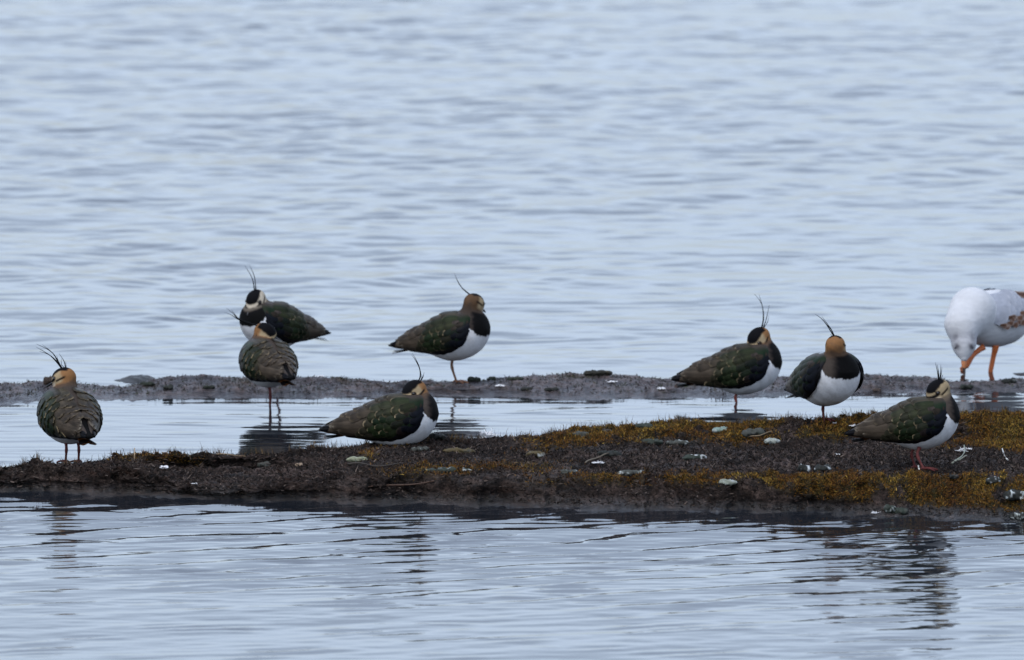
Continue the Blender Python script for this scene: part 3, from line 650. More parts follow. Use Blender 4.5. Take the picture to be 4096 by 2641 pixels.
    # ------------ wings, tail (bird space -> local by parenting matrix baked into vertices)
    def bake(o):
        me = o.data; n = len(me.vertices); a = np.zeros(n * 3, np.float32); me.vertices.foreach_get('co', a); a = b2l(a.reshape(-1, 3)).astype(np.float32); me.vertices.foreach_set('co', a.ravel()); me.update()
        for c in o.children: bake(c)
    WOUT[0] = wout; wl = make_wing(root, 1, seed * 3 + 1, fullL); wr = make_wing(root, -1, seed * 3 + 2, fullR); tail_fan(root)
    for o in list(root.children):
        if o.name.split('.')[0] in ('wing', 'tail'): bake(o)
    # ------------ eyes, bill
    for s_ in (1, -1):
        d = np.array([.42, .12, .0]); d[2] = s_ * math.sqrt(max(0, 1 - d[0] ** 2 - d[1] ** 2)) * .98; c = hl_ + (d * HR) @ HA
        u_, w_ = np.meshgrid(np.linspace(0, math.pi, 9), np.linspace(0, 2 * math.pi, 13), indexing='ij')
        sp_ = np.stack([np.sin(u_) * np.cos(w_), np.sin(u_) * np.sin(w_), np.cos(u_)], -1).reshape(-1, 3) * .0034 * scale + c
        mesh_obj('eye', sp_, grid_faces(9, 13), M_EYE, root)
    b0 = hl_ + hfl * HR[0] * .86 - hu * .003; path = smooth_path([b0, b0 + hfl * .010 - hu * .0005, b0 + hfl * .020 - hu * .0016, b0 + hfl * .0265 - hu * .0032], 10)
    vb, fb_ = tube(path, np.interp(np.linspace(0, 1, 10), [0, .25, .8, 1], [.0042, .0028, .0022, .0006]), 9); mesh_obj('bill', vb, fb_, M_BILL, root)
    # ------------ crest plumes
    for i, line in enumerate(crest):
        base = hl_ - hfl * HR[0] * .62 + hu * HR[1] * .70
        n = len(line); pts = []
        for q, c in enumerate(line):
            pts.append(toL(at_y(*P(c), hY + (.003 * ((i % 3) - 1)) * q / (n - 1) + (base @ rot.T)[1] * 0)))
        pts[0] = pts[0] * .8 + base * .2
        # root the plume inside the crown
        pts = [pts[0] - (pts[1] - pts[0]) / np.linalg.norm(pts[1] - pts[0]) * .006] + pts
        pth = smooth_path(pts, 30); long = np.linalg.norm(pts[-1] - pts[1]); r0 = .0014 if long > .035 else .0009
        vv, fc = tube(pth, np.interp(np.linspace(0, 1, 30), [0, .3, .7, 1], [r0 * 1.3, r0, r0 * .62, .0002]) * scale, 6); mesh_obj('crest_plume', vv, fc, M_CREST, root)
    # ------------ legs
    if not sit:
        for i, c in enumerate(feet):
            w = np.array(ground(*fpx[i]))
            if abs(w[1] - fp[1]) > .10: w = at_y(*fpx[i], fp[1]); w[2] = max(height_at(w[0], w[1]), 0)
            if water: w = w + np.array([0, 0, -.018])
            ft = toL(w); sgn = 0 if len(feet) == 1 else (1 if (toL(w)[1] > 0) else -1)
            hip = b2l((-.002, .012 * (sgn if len(feet) > 1 else .4), .010)); hip[0] = hip[0] * .5 + ft[0] * .5; hip[1] = hip[1] * .5 + ft[1] * .5
            ft[2] += .0005
            leg_mesh(root, hip, ft, (1, 0, 0), legmat)
    tag(root, label, 'bird', 'lapwings resting on the mud banks'); BIRDS.append(root); return root

lapwing('lapwing standing on two legs at the left end, brown back turned, crest swept left', (100, 1340, .3636), (505, 1205), [(445, 1414), (588, 1412)], (-.30, .95), (418, 462), (-.80, .45, -.38),
        [[(395, 380), (335, 275), (240, 200), (118, 130)], [(398, 380), (360, 290), (300, 195), (190, 105)], [(392, 375), (340, 290), (260, 215), (160, 180)], [(400, 375), (300, 195), (125, 98)], [(400, 365), (370, 290), (348, 222)],
         [(443, 370), (430, 290), (372, 202)], [(430, 360), (403, 325), (400, 260)], [(455, 365), (451, 330), (448, 292)]], 1.05, .01, seed=11)
lapwing('lapwing standing on one leg in the pool, back turned, crest pointing left', (860, 1030, .448), (490, 1165), [(487, 1322)], (-.36, .93), (455, 662), (.85, -.20, -.42),
        [[(370, 610), (220, 555), (160, 500), (100, 450)], [(370, 612), (215, 556), (150, 515), (80, 490)], [(370, 612), (225, 553), (175, 505), (145, 465)]], .96, -.03, seed=12, water=True, hcol='buff', hroll=-.55)
lapwing('black-and-white faced lapwing behind the one in the pool, breast left, tail right', (860, 1030, .448), (545, 825), [(548, 1052)], (-.80, -.60), (358, 372), (-.40, -.62, -.62),
        [[(345, 262), (330, 180), (265, 70)], [(362, 255), (350, 165), (303, 60)]], .98, 0.03, seed=13, hcol='pale', fullL=True, fullR=False, nshift=.03)
lapwing('lapwing on one leg on the far mud strip, head turned away, single long crest', (1540, 1070, .3117), (850, 1200), [(922, 1482)], (.90, -.36), (1150, 446), (.55, .70, -.45),
        [[(1095, 358), (990, 262), (930, 170), (893, 75)], [(1090, 358), (1003, 278), (942, 190), (905, 110)]], 1.0, .03, seed=14, napec='dkhead', legmat=M_LEGO, fullL=False)
lapwing('lapwing sitting down on the near bank, head turned back, tail left', (1240, 1400, .2597), (1265, 1512), [(1265, 1440)], (1, -.06), (1592, 620), (-.76, -.40, -.45),
        [[(1640, 530), (1695, 420), (1690, 290), (1640, 160), (1575, 50)], [(1650, 530), (1702, 400), (1685, 280), (1620, 150), (1560, 70)], [(1690, 520), (1722, 440), (1760, 345)], [(1680, 520), (1715, 440), (1722, 370)], [(1700, 515), (1735, 430), (1755, 380)]],
        1.055, -.02, seed=15, sit=True, hroll=.12, fullL=False, nshift=-.010)
lapwing('lapwing on one red leg in the pool, side on, head turned back, forked crest', (2650, 1160, .3248), (945, 1292), [(945, 1386)], (1, -.04), (1172, 582), (-.70, -.28, -.62),
        [[(1215, 490), (1240, 370), (1235, 230), (1205, 140), (1130, 45)], [(1222, 490), (1245, 350), (1230, 200), (1188, 55)], [(1245, 480), (1280, 350), (1315, 180)], [(1250, 480), (1295, 390), (1310, 310)]],
        1.03, 0.0, seed=16, water=True, fullL=False, hroll=.40, hcol='buff', legmat=simple_mat('leg_bright_red', (.26, .05, .03), .45))
lapwing('lapwing facing the camera with white belly and black breast, standing on one leg', (3120, 1240, .2987), (610, 1292), [(588, 1478)], (.50, -.86), (742, 466), (.10, .90, -.42),
        [[(742, 400), (640, 220), (560, 120), (470, 55)], [(748, 400), (680, 250), (560, 88)], [(735, 395), (690, 270), (625, 190)], [(770, 385), (722, 330)], [(702, 380), (675, 320)]], 1.03, .09, seed=17, asym=.55, nshift=-.004, wout=.007)
lapwing('lapwing standing on two legs on the mossy right bank, head turned back, short upright crest', (3360, 1430, .3182), (950, 1163), [(952, 1400), (1062, 1420)], (1, -.05), (1222, 400), (-.74, -.38, -.52),
        [[(1235, 310), (1225, 180), (1198, 60)], [(1240, 310), (1240, 190), (1220, 85)], [(1250, 310), (1265, 190), (1268, 88)], [(1255, 310), (1275, 200), (1283, 118)], [(1260, 320), (1285, 235), (1295, 215)], [(1270, 320), (1305, 260)]],
        1.0, 0.0, seed=18, fullL=False, hroll=.12, hcol='buff', napec='buff', nshift=-.012)

# ------------------------------------------------------------------ gull
def gull():
    k = .2923; P = lambda c: ((3740 + c[0] * k) / 4.0, (1110 + c[1] * k) / 4.0)
    fp = at_z(*P((762, 1292)), 0.0); Y0 = fp[1]
    root = bpy.data.objects.new('gull', None); COL.objects.link(root); root.location = (fp[0], fp[1], 0); org = np.array(root.location)
    A = lambda c, dy: at_y(*P(c), Y0 + dy) - org
    bc = A((800, 560), .03); fwd = np.array([-.62, -.74, .05]); fwd /= np.linalg.norm(fwd)
    sdv = np.cross([0, 0, 1.0], fwd); sdv /= np.linalg.norm(sdv); up = np.cross(fwd, sdv); BA = np.array([fwd, up, sdv])
    nb = A((480, 420), -.055); nm = A((370, 640), -.085); hc = A((395, 930), -.10); bt = A((398, 1110), -.112)
    hf = (bt - hc) / np.linalg.norm(bt - hc); hs = np.cross(hf, [0, -1.0, 0]); hs /= np.linalg.norm(hs); hu = np.cross(hs, hf); HA = np.array([hf, hu, hs])
    tailp = bc - fwd * .15 + up * .01
    def sdf(p):
        t = ell(p, bc, BA, (.115, .066, .060)); t2 = cone(p, bc - fwd * .05, tailp, .048, .014)
        br = ell(p, A((470, 480), -.05), np.eye(3), (.045, .045, .050))
        n = smin(cone(p, A((520, 420), -.045), nm, .045, .036), cone(p, nm, A((395, 860), -.097), .036, .0275), .02)
        h_ = smin(ell(p, hc, HA, (.030, .0235, .0245)), cone(p, hc, bt, .018, .007), .012)
        return smin(smin(smin(t, t2, .02), br, .03), smin(n, h_, .012), .022)
    allp = np.array([bc + .12, bc - .12, tailp, hc + .03, hc - .03, bt, A((370, 640), -.085) - .05, A((500, 200), 0)])
    v, f = surface_nets(sdf, allp.min(0) - .03, allp.max(0) + .03, .003)
    col = np.tile(np.array([.53, .54, .56]), (len(v), 1)); h = (v - hc) @ HA.T
    nz = fbm(h[:, 0] * 160, h[:, 2] * 160, 961, 2)
    for cx_, cs_, w_, st in ((.008, .0165, .0070, 1.0), (-.012, .0200, .0085, .75)):
        m = np.exp(-(((h[:, 0] - cx_) / w_) ** 2 + ((np.abs(h[:, 2]) - cs_) / .007) ** 2)) * st * (1 + .5 * nz).clip(.3, 1.2) * (h[:, 1] > -.012); col = col * (1 - m[:, None].clip(0, 1)) + np.array([.06, .055, .065]) * m[:, None].clip(0, 1)
    m2 = np.exp(-((h[:, 0] + .010) / .014) ** 2) * (h[:, 1] > .006) * .35 * (1 + nz).clip(.2, 1.3); col = col * (1 - m2[:, None]) + np.array([.36, .36, .40]) * m2[:, None]
    mesh_obj('body', v, f, M_GULL, root, col)
    # folded wing: grey shell with brown covert patch and dark tertials
    def shell(side, name='wing'):
        us = np.linspace(.080, -.19, 46); qs = np.linspace(-.30, 1.15, 26); V = []; Cc = []
        for u in us:
            x = max(min(u / .118, .98), -.98); rs = math.sqrt(1 - x * x) if u > -.06 else .86 * (1 - .62 * min(1, (-.06 - u) / .13))
            lowl = np.interp(u, [-.19, -.12, -.05, .04, .08], [.35, .1, -.22, -.30, .1]); ph = lowl + (1.25 - lowl) * np.linspace(0, 1, 26)
            e = np.minimum(1, np.minimum(np.linspace(0, 1, 26) / .1, (1 - np.linspace(0, 1, 26)) / .1)); e = e * min(1, max(0, (.080 - u) / .02)) * min(1, max(0, (u + .19) / .03))
            off = -.004 + .009 * np.sqrt(np.maximum(e, 0))
            pos = bc + fwd * u + (sdv * side)[None, :] * ((.060 * rs + off) * np.cos(ph))[:, None] + up[None, :] * ((.066 * rs + off) * np.sin(ph))[:, None] + up * (.012 * max(0, -.06 - u) / .1)
            V.append(pos); q = np.linspace(0, 1, 26)
            n1 = fbm(u * 95 + q * 3, q * 9 + u * 20, 950, 3)
            br = np.exp(-((q - .18) / .13) ** 2) * sstep(.045, .02, u) * sstep(-.14, -.08, u); br = br * sstep(-.35, .15, n1)
            br2 = sstep(-.085, -.11, u) * sstep(.5, .7, q) * sstep(-.3, .1, fbm(u * 70, q * 6, 955, 2))
            grey = np.array([.31, .33, .38]); c = grey[None, :] * (1 + .12 * n1[:, None]); wl_ = sstep(.12, .04, q)[:, None]; c = c * (1 - .35 * wl_)
            bb = np.clip(np.maximum(br, br2), 0, 1)[:, None]; Cc.append(c * (1 - bb) + np.array([.11, .055, .035]) * bb)
        return mesh_obj(name, np.concatenate(V), grid_faces(46, 26), M_GULL, root, np.clip(np.concatenate(Cc), .01, .85))
    for s_ in (1, -1):
        w = shell(s_)
        # brown covert and tertial feathers laid over the wing
        g = np.random.default_rng(60 + s_)
        for rr_, (pa, ua, ub) in enumerate(((.05, .070, -.06), (.30, .072, -.07), (.55, .065, -.08), (.80, .05, -.09), (1.02, .03, -.09))):
            for u0 in np.arange(ub, ua, .021):
                t = np.linspace(0, 1, 9); ss = np.linspace(-1, 1, 5); pw = np.where(t < .6, .6 + .4 * t / .6, np.sqrt(np.maximum(0, 1 - ((t - .6) / .4) ** 2))); V = np.zeros((9, 5, 3)); ln = .034 * g.uniform(.9, 1.1)
                for a in range(9):
                    u = u0 - ln * t[a]; x = max(min(u / .118, .98), -.98); rs = math.sqrt(1 - x * x) if u > -.06 else .86 * (1 - .62 * min(1, (-.06 - u) / .13)); ph = pa + g.uniform(-.01, .01) + ss * pw[a] * .024 * .5 / .05
                    off = .0035 + .0045 * t[a]
                    V[a] = bc + fwd * u + (sdv * s_)[None, :] * ((.060 * rs + off) * np.cos(ph))[:, None] + up[None, :] * ((.066 * rs + off) * np.sin(ph))[:, None] + up * (.012 * max(0, -.06 - u) / .1)
                cc = np.zeros((9, 5, 3)); cc[...] = np.array([.32, .34, .39]) * g.uniform(.88, 1.08); e = sstep(.85, 1, t)[:, None, None] * np.ones((1, 5, 1)); cc = cc * (1 - e) + np.array([.46, .47, .50]) * e
                mesh_obj('feather', V.reshape(-1, 3), grid_faces(9, 5), M_GULL, w, cc.reshape(-1, 3))
        for i in range(26):
            if i > 20 and s_ < 0: continue
            u0 = .050 - .0060 * i + g.uniform(-.006, .006); ph0 = -.06 + .012 * i + g.uniform(-.16, .16); ln = .020 * g.uniform(.6, 1.25); wd = .010 * g.uniform(.7, 1.2)
            if i > 20: u0 = -.040 - .014 * (i - 21); ph0 = 1.0 + .09 * (i - 21); ln = .065; wd = .026
            t = np.linspace(0, 1, 9); ss = np.linspace(-1, 1, 5); pw = np.where(t < .6, .6 + .4 * t / .6, np.sqrt(np.maximum(0, 1 - ((t - .6) / .4) ** 2)))
            V = np.zeros((9, 5, 3))
            for a in range(9):
                u = u0 - ln * t[a]; x = max(min(u / .118, .98), -.98); rs = math.sqrt(1 - x * x) if u > -.06 else .86 * (1 - .62 * min(1, (-.06 - u) / .13)); ph = ph0 + ss * pw[a] * wd * .5 / .05
                off = .0075 + .003 * t[a]
                V[a] = bc + fwd * u + (sdv * s_)[None, :] * ((.060 * rs + off) * np.cos(ph))[:, None] + up[None, :] * ((.066 * rs + off) * np.sin(ph))[:, None] + up * (.012 * max(0, -.06 - u) / .1)
            dark = np.array([.10, .052, .034]) * g.uniform(.7, 1.5); cc = np.zeros((9, 5, 3)); cc[...] = dark; e = np.maximum(sstep(.72, .95, t)[:, None] * np.ones(5), sstep(.6, 1, np.abs(ss))[None, :] * .7)
            cc = cc * (1 - .75 * e[..., None]) + np.array([.42, .34, .30]) * .75 * e[..., None]
            mesh_obj('feather', V.reshape(-1, 3), grid_faces(9, 5), M_GULL, w, cc.reshape(-1, 3))
    # tail
    n, mcol = 12, 7; V = np.zeros((n, mcol, 3)); cc = np.zeros((n, mcol, 3)); cc[...] = (.78, .79, .81)
    for a, t in enumerate(np.linspace(0, 1, n)):
        for c_, s_ in enumerate(np.linspace(-1, 1, mcol)): V[a, c_] = tailp + fwd * .02 - fwd * .09 * t + sdv * s_ * (.014 + .016 * t) - up * (.003 * s_ * s_); cc[a, c_] = (.05, .035, .03) if .75 < t < .93 else (.62, .63, .65)
    mesh_obj('tail', V.reshape(-1, 3), grid_faces(n, mcol), M_GULL, root, cc.reshape(-1, 3))
    for s_ in (1, -1):
        c = hc + hf * .009 + hs * .0185 * s_ + hu * .013; u_, w_ = np.meshgrid(np.linspace(0, math.pi, 8), np.linspace(0, 2 * math.pi, 11), indexing='ij')
        mesh_obj('eye', np.stack([np.sin(u_) * np.cos(w_), np.sin(u_) * np.sin(w_), np.cos(u_)], -1).reshape(-1, 3) * .0034 + c, grid_faces(8, 11), M_EYE, root)
    p = [bt - hf * .008, A((395, 1170), -.112), A((396, 1240), -.113)]; vv, ff_ = tube(smooth_path(p, 10), np.linspace(.0075, .0045, 10), 9); bill = mesh_obj('bill', vv, ff_, simple_mat('gull_bill', (.50, .19, .08), .4), root)
    p = [A((396, 1232), -.113), A((402, 1300), -.114), A((404, 1385), -.115)]; vv, ff_ = tube(smooth_path(p, 8), np.linspace(.0046, .0010, 8), 8); mesh_obj('bill_tip', vv, ff_, simple_mat('gull_bill_tip', (.06, .035, .03), .4), bill)
    # legs: one planted, one lifted in mid-step
    hp = A((830, 930), .0); pl = [hp, A((822, 985), .0), A((800, 1080), .002), A((762, 1270), .0), A((758, 1330), .0)]
    vv, ff_ = tube(smooth_path(pl, 16), np.interp(np.linspace(0, 1, 16), [0, .25, .45, 1], [.0085, .0075, .0060, .0052]), 10); mesh_obj('leg', vv, ff_, M_GLEG, root)
    pl = [A((670, 950), -.03), A((600, 995), -.035), A((505, 1075), -.045), A((465, 1150), -.05), A((425, 1225), -.055)]
    vv, ff_ = tube(smooth_path(pl, 18), np.interp(np.linspace(0, 1, 18), [0, .35, .55, 1], [.0075, .0058, .0066, .0056]), 10); leg = mesh_obj('leg', vv, ff_, M_GLEG, root)
    f0 = A((425, 1225), -.055)
    toes = [A((345, 1250), -.07), A((352, 1275), -.05), A((385, 1285), -.04)]
    V = np.array([f0 + [0, 0, .004], *[t for t in toes], f0 - [0, 0, .004], *[t - np.array([0, .003, .006]) for t in toes]])
    mesh_obj('foot_web', V, [[0, 1, 2], [0, 2, 3], [4, 6, 5], [4, 7, 6], [0, 4, 5, 1], [1, 5, 6, 2], [2, 6, 7, 3], [3, 7, 4, 0]], M_GLEG, leg, smooth=False)
    for t in toes:
        vv, ff_ = tube(smooth_path([f0, (f0 + t) / 2 + [0, 0, .003], t], 7), np.linspace(.0042, .0018, 7), 7); mesh_obj('toe', vv, ff_, M_GLEG, leg)
    tag(root, 'white gull with orange legs at the right edge, head down to the water', 'gull')
gull()

# ------------------------------------------------------------------ small things lying on the banks
def lump(name, label, cat, px, py, L_, W_, ang, c1, c2, seed, group=None, bend=0.0, hgt=.66, rough=.8, white=0.35, seg=1, sink=.30):
    g0 = ground(px, py); base = Vector((g0.x, g0.y, g0.z)); base.z = max(height_at(g0.x, g0.y), 0)
    nu, nv = 26, 16; u = np.linspace(0, 1, nu); a = np.arange(nv) * 2 * math.pi / nv
    prof_ = np.sqrt(np.maximum(0, 1 - np.abs(2 * u - 1) ** 3.2)) * (1 - .12 * seg * (np.cos(u * math.pi * 2 * (seg + 1)) > .6))
    X = (u - .5) * L_; off = bend * L_ * ((2 * u - 1) ** 2 - .3); V = np.zeros((nu, nv, 3))
    for i in range(nu):
        n = 1 + .50 * gnoise(np.cos(a) * 1.1 + u[i] * L_ / W_ * 1.7, np.sin(a) * 1.1 + seed * 1.37, seed) + .30 * gnoise(np.cos(a) * 2.6 + u[i] * L_ / W_ * 4.3, np.sin(a) * 2.6 + seed * .71, seed + 1) + .12 * gnoise(np.cos(a) * 6 + u[i] * 17, np.sin(a) * 6, seed + 2)
        V[i, :, 0] = X[i]; V[i, :, 1] = off[i] + W_ * .5 * prof_[i] * np.cos(a) * n; V[i, :, 2] = W_ * .5 * hgt * prof_[i] * np.sin(a) * n
    V = V.reshape(-1, 3); cth, sth = math.cos(ang), math.sin(ang); V = V @ np.array([[cth, sth, 0], [-sth, cth, 0], [0, 0, 1]])
    V *= .80; V[:, 2] += W_ * .40 * hgt * (1 - sink * 2) - .001
    nz = fbm(V[:, 0] * 90 + seed * 1.7, V[:, 1] * 70 + V[:, 2] * 90, seed + 5, 3); m = (sstep(white + .15, white + .5, nz * .9 + .45 * np.repeat(sstep(.5, 1, u), nv)) * .85)[:, None]
    col = np.array(c1) * (1 - m) + np.array(c2) * m; col = col * (1 + .35 * gnoise(V[:, 0] * 300, V[:, 2] * 300 + V[:, 1] * 300, seed + 7)[:, None])
    f = [[i * nv + k, (i + 1) * nv + k, (i + 1) * nv + (k + 1) % nv, i * nv + (k + 1) % nv] for i in range(nu - 1) for k in range(nv)]
    o = mesh_obj(name, V, f, M_BLADE, cols=np.clip(col, .01, .85), loc=base); tag(o, label, cat, group); return o
GREY = (.050, .053, .046); GRN = (.030, .038, .030); WHT = (.36, .39, .38); OCH = (.075, .058, .028); STN = (.058, .050, .044); DK = (.018, .020, .018)
def s2r(cx, cy, ox, oy, k): return (ox + cx * k) / 4.0, (oy + cy * k) / 4.0
k1 = 1100 / 2389.0
def c2(x, y): return s2r(x, y, 1000, 1700, k1)
def c3(x, y): return s2r(x, y, 2000, 1620, k1)
def c4(x, y): return s2r(x, y, 2996, 1620, k1)
def c1_(x, y): return s2r(x, y, 0, 1750, k1)
DG = 'droppings and small stones on the near bank'
def D(lab, p, L_, W_, ang, a, b, sd, name='dropping', cat='dropping', **kw): lump(name, lab, cat, p[0], p[1], L_, W_, ang, a, b, sd, DG, **kw)
D('knobbly grey-green dropping on the bank right below the sitting lapwing breast', c2(1475, 222), .052, .026, .1, GREY, WHT, 3, seg=2)
D('long segmented grey-olive dropping lying right of the sitting lapwing', c2(1820, 235), .098, .024, -.35, OCH, GREY, 4, seg=2)
D('pale green-grey dropping on ochre moss below the sitting lapwing tail', c2(930, 305), .060, .022, .25, (.20, .21, .14), WHT, 5)
D('white-ended grey-green dropping in mid bank below the sitting lapwing', c2(1720, 405), .135, .027, .03, GRN, WHT, 6, seg=3, white=.15)
D('thick grey dropping with chalky left end lying on the moss', c3(1165, 600), .094, .028, .30, GREY, WHT, 9, white=.1)
D('tan knobbly dropping on bare mud left of the white crust', c3(310, 445), .056, .030, .2, OCH, WHT, 7)
D('flat grey-green dropping on dark mud near the mossy rim', c3(1320, 330), .062, .026, -.2, GRN, GREY, 8)
D('grey segmented dropping right of the flat green one', c3(1540, 335), .066, .024, -.1, GREY, WHT, 10, seg=2)
D('dark dropping with white tip on bare mud in mid right bank', c3(1690, 465), .070, .024, .3, GRN, (.7, .72, .72), 12, white=.1)
D('green-grey lump on the skyline of the mossy rim', c3(1250, 205), .052, .034, 0, GRN, GREY, 13)
D('small grey stone on the mossy rim left of the skyline lump', c3(920, 240), .036, .024, 0, STN, GREY, 14, name='pebble', cat='stone')
D('pale turquoise dropping on the mossy rim under the one-legged lapwing reflection', c3(1920, 225), .050, .026, .2, (.16, .22, .19), WHT, 15, white=.0)
D('broad grey-green clod on the mossy rim beside the turquoise dropping', c3(2200, 260), .066, .040, 0, GREY, GRN, 16)
D('rough grey clod on the mossy rim left of the ochre tuft', c3(700, 268), .050, .028, -.3, GREY, OCH, 17)
D('dark green clod on bare mud in the middle of the bank', c3(950, 440), .070, .030, -.1, DK, GRN, 18)
D('grey-green dropping half buried in moss below the bare mud', c3(600, 590), .048, .022, 0, GREY, WHT, 19)
D('white-flecked dark stone, left of the pair before the moss strip', c4(480, 575), .034, .034, 0, DK, (.62, .66, .66), 21, white=.12, sink=.12)
D('white-flecked dark stone, right of the pair before the moss strip', c4(640, 580), .046, .034, 0, DK, (.66, .70, .70), 22, white=.08, sink=.12)
D('chalky dropping on dark mud left of the right-hand lapwing tail', c4(200, 320), .046, .022, 0, (.25, .27, .24), WHT, 23, white=-.1)
D('smooth grey pebble on the rim beside the camera-facing lapwing foot', c4(735, 134), .026, .022, 0, STN, GREY, 24, name='pebble', cat='stone')
D('dark mossy pebble right of the smooth grey pebble', c4(815, 130), .030, .020, 0, (.05, .04, .025), OCH, 25, name='pebble', cat='stone')
D('dark dropping with white streak on the moss at far right', c4(2120, 665), .042, .028, .3, DK, (.62, .65, .65), 27, white=.1)
D('white-flecked black dropping cut by the right frame edge', c4(2330, 815), .075, .040, -.1, DK, (.6, .66, .66), 28, white=.1, sink=.1)
D('smooth pale-ended stone at the lower right corner of the bank', c4(2350, 990), .060, .030, -.4, DK, (.5, .55, .52), 30, white=.05, sink=.1)
D('green and white dropping low on the moss near the water', c4(1225, 925), .034, .030, 0, GRN, WHT, 31, white=.1, sink=.1)
D('dull green clod beside the low green and white dropping', c4(1310, 930), .046, .026, 0, GRN, GREY, 32)
D('thin dark dropping on moss behind the standing lapwing feet', c4(1740, 625), .050, .018, -.1, DK, STN, 33)
D('white-grey crusty dropping in moss at mid right', c3(1980, 680), .050, .024, -.1, (.20, .22, .18), WHT, 34, white=.0)
D('grey clod under the sitting lapwing breast', (429.5, 437.5), .036, .026, 0, (.22, .25, .25), WHT, 35, sink=.1)
D('dark green-grey clod at the sitting lapwing breast', (437, 438.5), .046, .026, 0, DK, GREY, 36, sink=.1)
D('white scrap of dropping on the dark left bank', c1_(1420, 265), .028, .016, 0, (.5, .5, .52), (.7, .7, .72), 37, white=-.2)
D('small grey stone on the left bank by the green patch', c1_(2290, 245), .038, .022, .1, GREY, STN, 38, name='pebble', cat='stone')
D('tan pebble on bare mud left of the dark root', c2(425, 352), .022, .016, 0, (.22, .16, .11), STN, 39, name='pebble', cat='stone')
D('brown-grey pebble beside the green patch, left of the tan one', c2(125, 348), .036, .018, 0, STN, GREY, 40, name='pebble', cat='stone')
# earth clods on the far strip
FG = 'dark clods on the far mud strip'
for (lab, px, py, l, w, a, b, sd) in (('brown earth clod on the far strip beside the left lapwing head', 49, 383, .034, .034, (.035, .024, .018), (.07, .05, .03), 51),
        ('dark algae clod right of the far one-legged lapwing foot', 474, 381, .040, .024, (.018, .022, .016), GRN, 52), ('small green clod right of the dark algae clod on the far strip', 492, 380, .024, .018, (.03, .036, .022), GRN, 53),
        ('low dark clod at the far strip crest centre', 598, 375, .085, .026, (.022, .022, .017), OCH, 54), ('left of two dark lumps at the far strip front edge, right of centre bird foot', 527, 390, .040, .016, (.02, .022, .02), GRN, 55),
        ('right of two dark lumps at the far strip front edge, right of centre bird foot', 552, 390.5, .046, .016, (.02, .022, .02), GRN, 56), ('green-black clod on the left far strip', 147, 385.5, .046, .020, (.02, .025, .018), GRN, 57),
        ('dark clod on the far strip left of the pool lapwing', 168, 389, .030, .022, (.02, .022, .018), GRN, 58), ('flat dark clod nearest the pool lapwing on the far strip', 209, 388, .036, .015, (.02, .024, .018), GRN, 59),
        ('brown stone on the far strip front edge by the right lapwing', 877, 391, .026, .016, (.06, .045, .038), STN, 60), ('dark clod on the far strip under the gull', 967, 388, .040, .020, (.02, .024, .02), GREY, 61),
        ('dark weedy clod at the right end of the far strip', 1009, 383, .046, .024, (.016, .018, .016), WHT, 62), ('green clod on the far strip crest left of centre', 515, 379.5, .050, .014, (.03, .035, .024), GRN, 63)):
    lump('earth_clod', lab, 'clod', px, py, l, w, 0, a, b, sd, FG, white=.5, sink=.15)

# thin stems and roots
def stem(name, label, cat, pts, r0, r1, col, lift=.004, n=26):
    P = [np.array(ground(*p)) + np.array([0, 0, (lift[i] if isinstance(lift, (list, tuple)) else lift)]) for i, p in enumerate(pts)]
    path = smooth_path(P, n); path[:, 2] += .0012 * np.sin(np.linspace(0, 9, n)); v, f = tube(path, np.linspace(r0, r1, n), 6); o = path[0].copy()
    ob = mesh_obj(name, v - o, f, simple_mat(name + '_bark', col, .7, .3, 150), loc=o); tag(ob, label, cat); return ob
stem('root_strand', 'long dark root lying across the middle of the near bank', 'root', [c2(850, 365), c2(960, 360), c2(1100, 378), c2(1230, 370), c2(1315, 358)], .0022, .0012, (.035, .028, .022), .006)
stem('root_strand', 'curved brown root near the water below the dark one', 'root', [c2(930, 603), c2(1040, 565), c2(1200, 545), c2(1400, 538), c2(1520, 530), c2(1600, 512)], .0014, .0018, (.065, .035, .022), .006)
stem('dry_stalk', 'pale dry stalk on the left bank rim', 'stalk', [c1_(1880, 162), c1_(2000, 165), c1_(2090, 175), c1_(2180, 195)], .0012, .0010, (.20, .14, .08), .004)
stem('dry_stalk', 'tan stalk slanting over bare mud beside the white crust', 'stalk', [c3(740, 525), c3(840, 480), c3(940, 445)], .0016, .0013, (.13, .10, .065), .006)
stem('dry_stalk', 'pale stalk on the mossy rim right of the turquoise dropping', 'stalk', [c3(2150, 305), c3(2250, 285), c3(2360, 255)], .0012, .0010, (.20, .15, .09), .006)
stem('dry_stalk', 'short upright pale stub on the left rim', 'stalk', [c1_(1168, 200), c1_(1169, 190), c1_(1170, 185)], .0014, .0012, (.30, .22, .14), [0, .012, .022])
tw = stem('forked_twig', 'forked pale grey twig on the mud right of the standing lapwing', 'twig', [c4(1770, 525), c4(1830, 480), c4(1870, 430), c4(1868, 370)], .0020, .0012, (.22, .24, .19), .005)
arm = stem('side_arm', None, None, [c4(1760, 530), c4(1830, 490), c4(1890, 462)], .0020, .0012, (.20, .20, .15), .005)
arm.location = arm.location - tw.location; arm.parent = tw
stem('white_quill', 'bent white quill on the mud at the far right', 'quill', [c4(2200, 395), c4(2212, 440), c4(2235, 480), c4(2250, 500)], .0012, .0016, (.55, .55, .52), .004)
stem('white_quill', 'short white quill stub at the feet of the right-hand lapwing', 'quill', [c4(1470, 545), c4(1475, 562), c4(1478, 578)], .0016, .0016, (.6, .6, .55), .004)

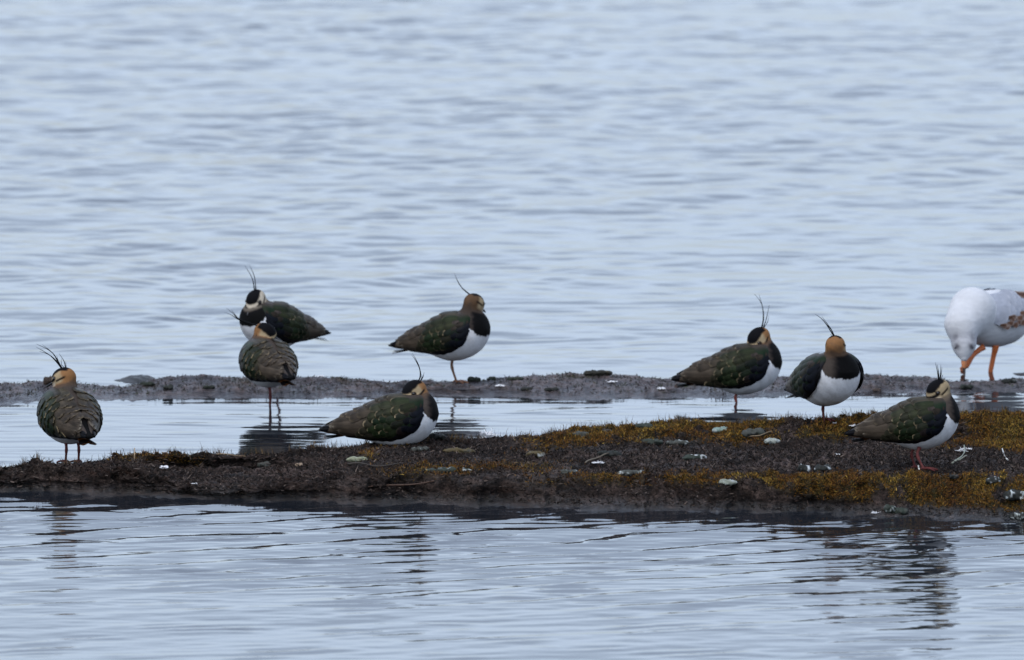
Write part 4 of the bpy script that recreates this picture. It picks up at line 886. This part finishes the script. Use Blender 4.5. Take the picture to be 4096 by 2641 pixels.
# white down feathers and scraps
M_DOWN = simple_mat('white_down', (.72, .73, .75), .8, .1)
def down(label, p, n, L_, seed, up=.5, w=.0010):
    g = np.random.default_rng(seed); b = np.array(ground(*p)); V = []; F = []
    for i in range(n):
        az = g.uniform(0, 2 * math.pi); d = np.array([math.cos(az), math.sin(az) * .6, up * g.uniform(.2, 1.2)]); d /= np.linalg.norm(d); l = L_ * g.uniform(.5, 1)
        pth = smooth_path([(0, 0, .001), d * l * .5 + g.normal(0, l * .08, 3), d * l + g.normal(0, l * .12, 3) - [0, 0, l * .2]], 6); pth[:, 2] = np.maximum(pth[:, 2], .0006)
        v, f = tube(pth, np.linspace(w, w * .4, 6), 4); k = len(V) * 1; base = sum(len(q) for q in V); V.append(v); F += [[a + base for a in q] for q in f]
    o = mesh_obj('down_feather', np.concatenate(V), F, M_DOWN, loc=b); tag(o, label, 'feather', 'white down scraps on the banks')
down('fluffy white down on the rim right of the sitting lapwing', c2(2060, 110), 46, .030, 71, .9)
down('white down scrap on the mud right of the standing lapwing', c4(1850, 402), 40, .016, 72)
down('white down scrap beside the first, right of the standing lapwing', c4(1910, 388), 30, .012, 73)
down('small white down tuft on bare mud, mid right bank', c4(775, 435), 24, .010, 74)
down('white scrap below the camera-facing lapwing on the rim', c4(750, 162), 26, .010, 75)
down('white scrap on rust moss left of the right-hand lapwing tail', c4(900, 186), 26, .012, 76)
down('bright white down scrap on mud beside the tan stalk', c3(850, 505), 34, .018, 77, .25)
down('white scrap low on the moss by the water', c4(1105, 945), 26, .012, 78)
down('tiny white scrap low on the left bank face', c1_(1685, 405), 18, .008, 79)
down('white down caught beneath the sitting lapwing belly', c2(1245, 140), 26, .012, 80)
for i, (lab, px, py) in enumerate((('white scrap on the far strip right of the pool lapwing', 319, 377), ('white fleck on the far strip near the one-legged lapwing', 500, 386), ('white fleck at the far strip crest centre', 612, 382), ('white fleck on the far strip just left of the forked-crest lapwing tail', 661, 389))):
    down(lab, (px, py), 26, .014, 85 + i, .2, .0016)
# pale mud crust on the bare hollow and salt-white patch: thin dried film that lies on the mud
print('objects', len(bpy.data.objects))
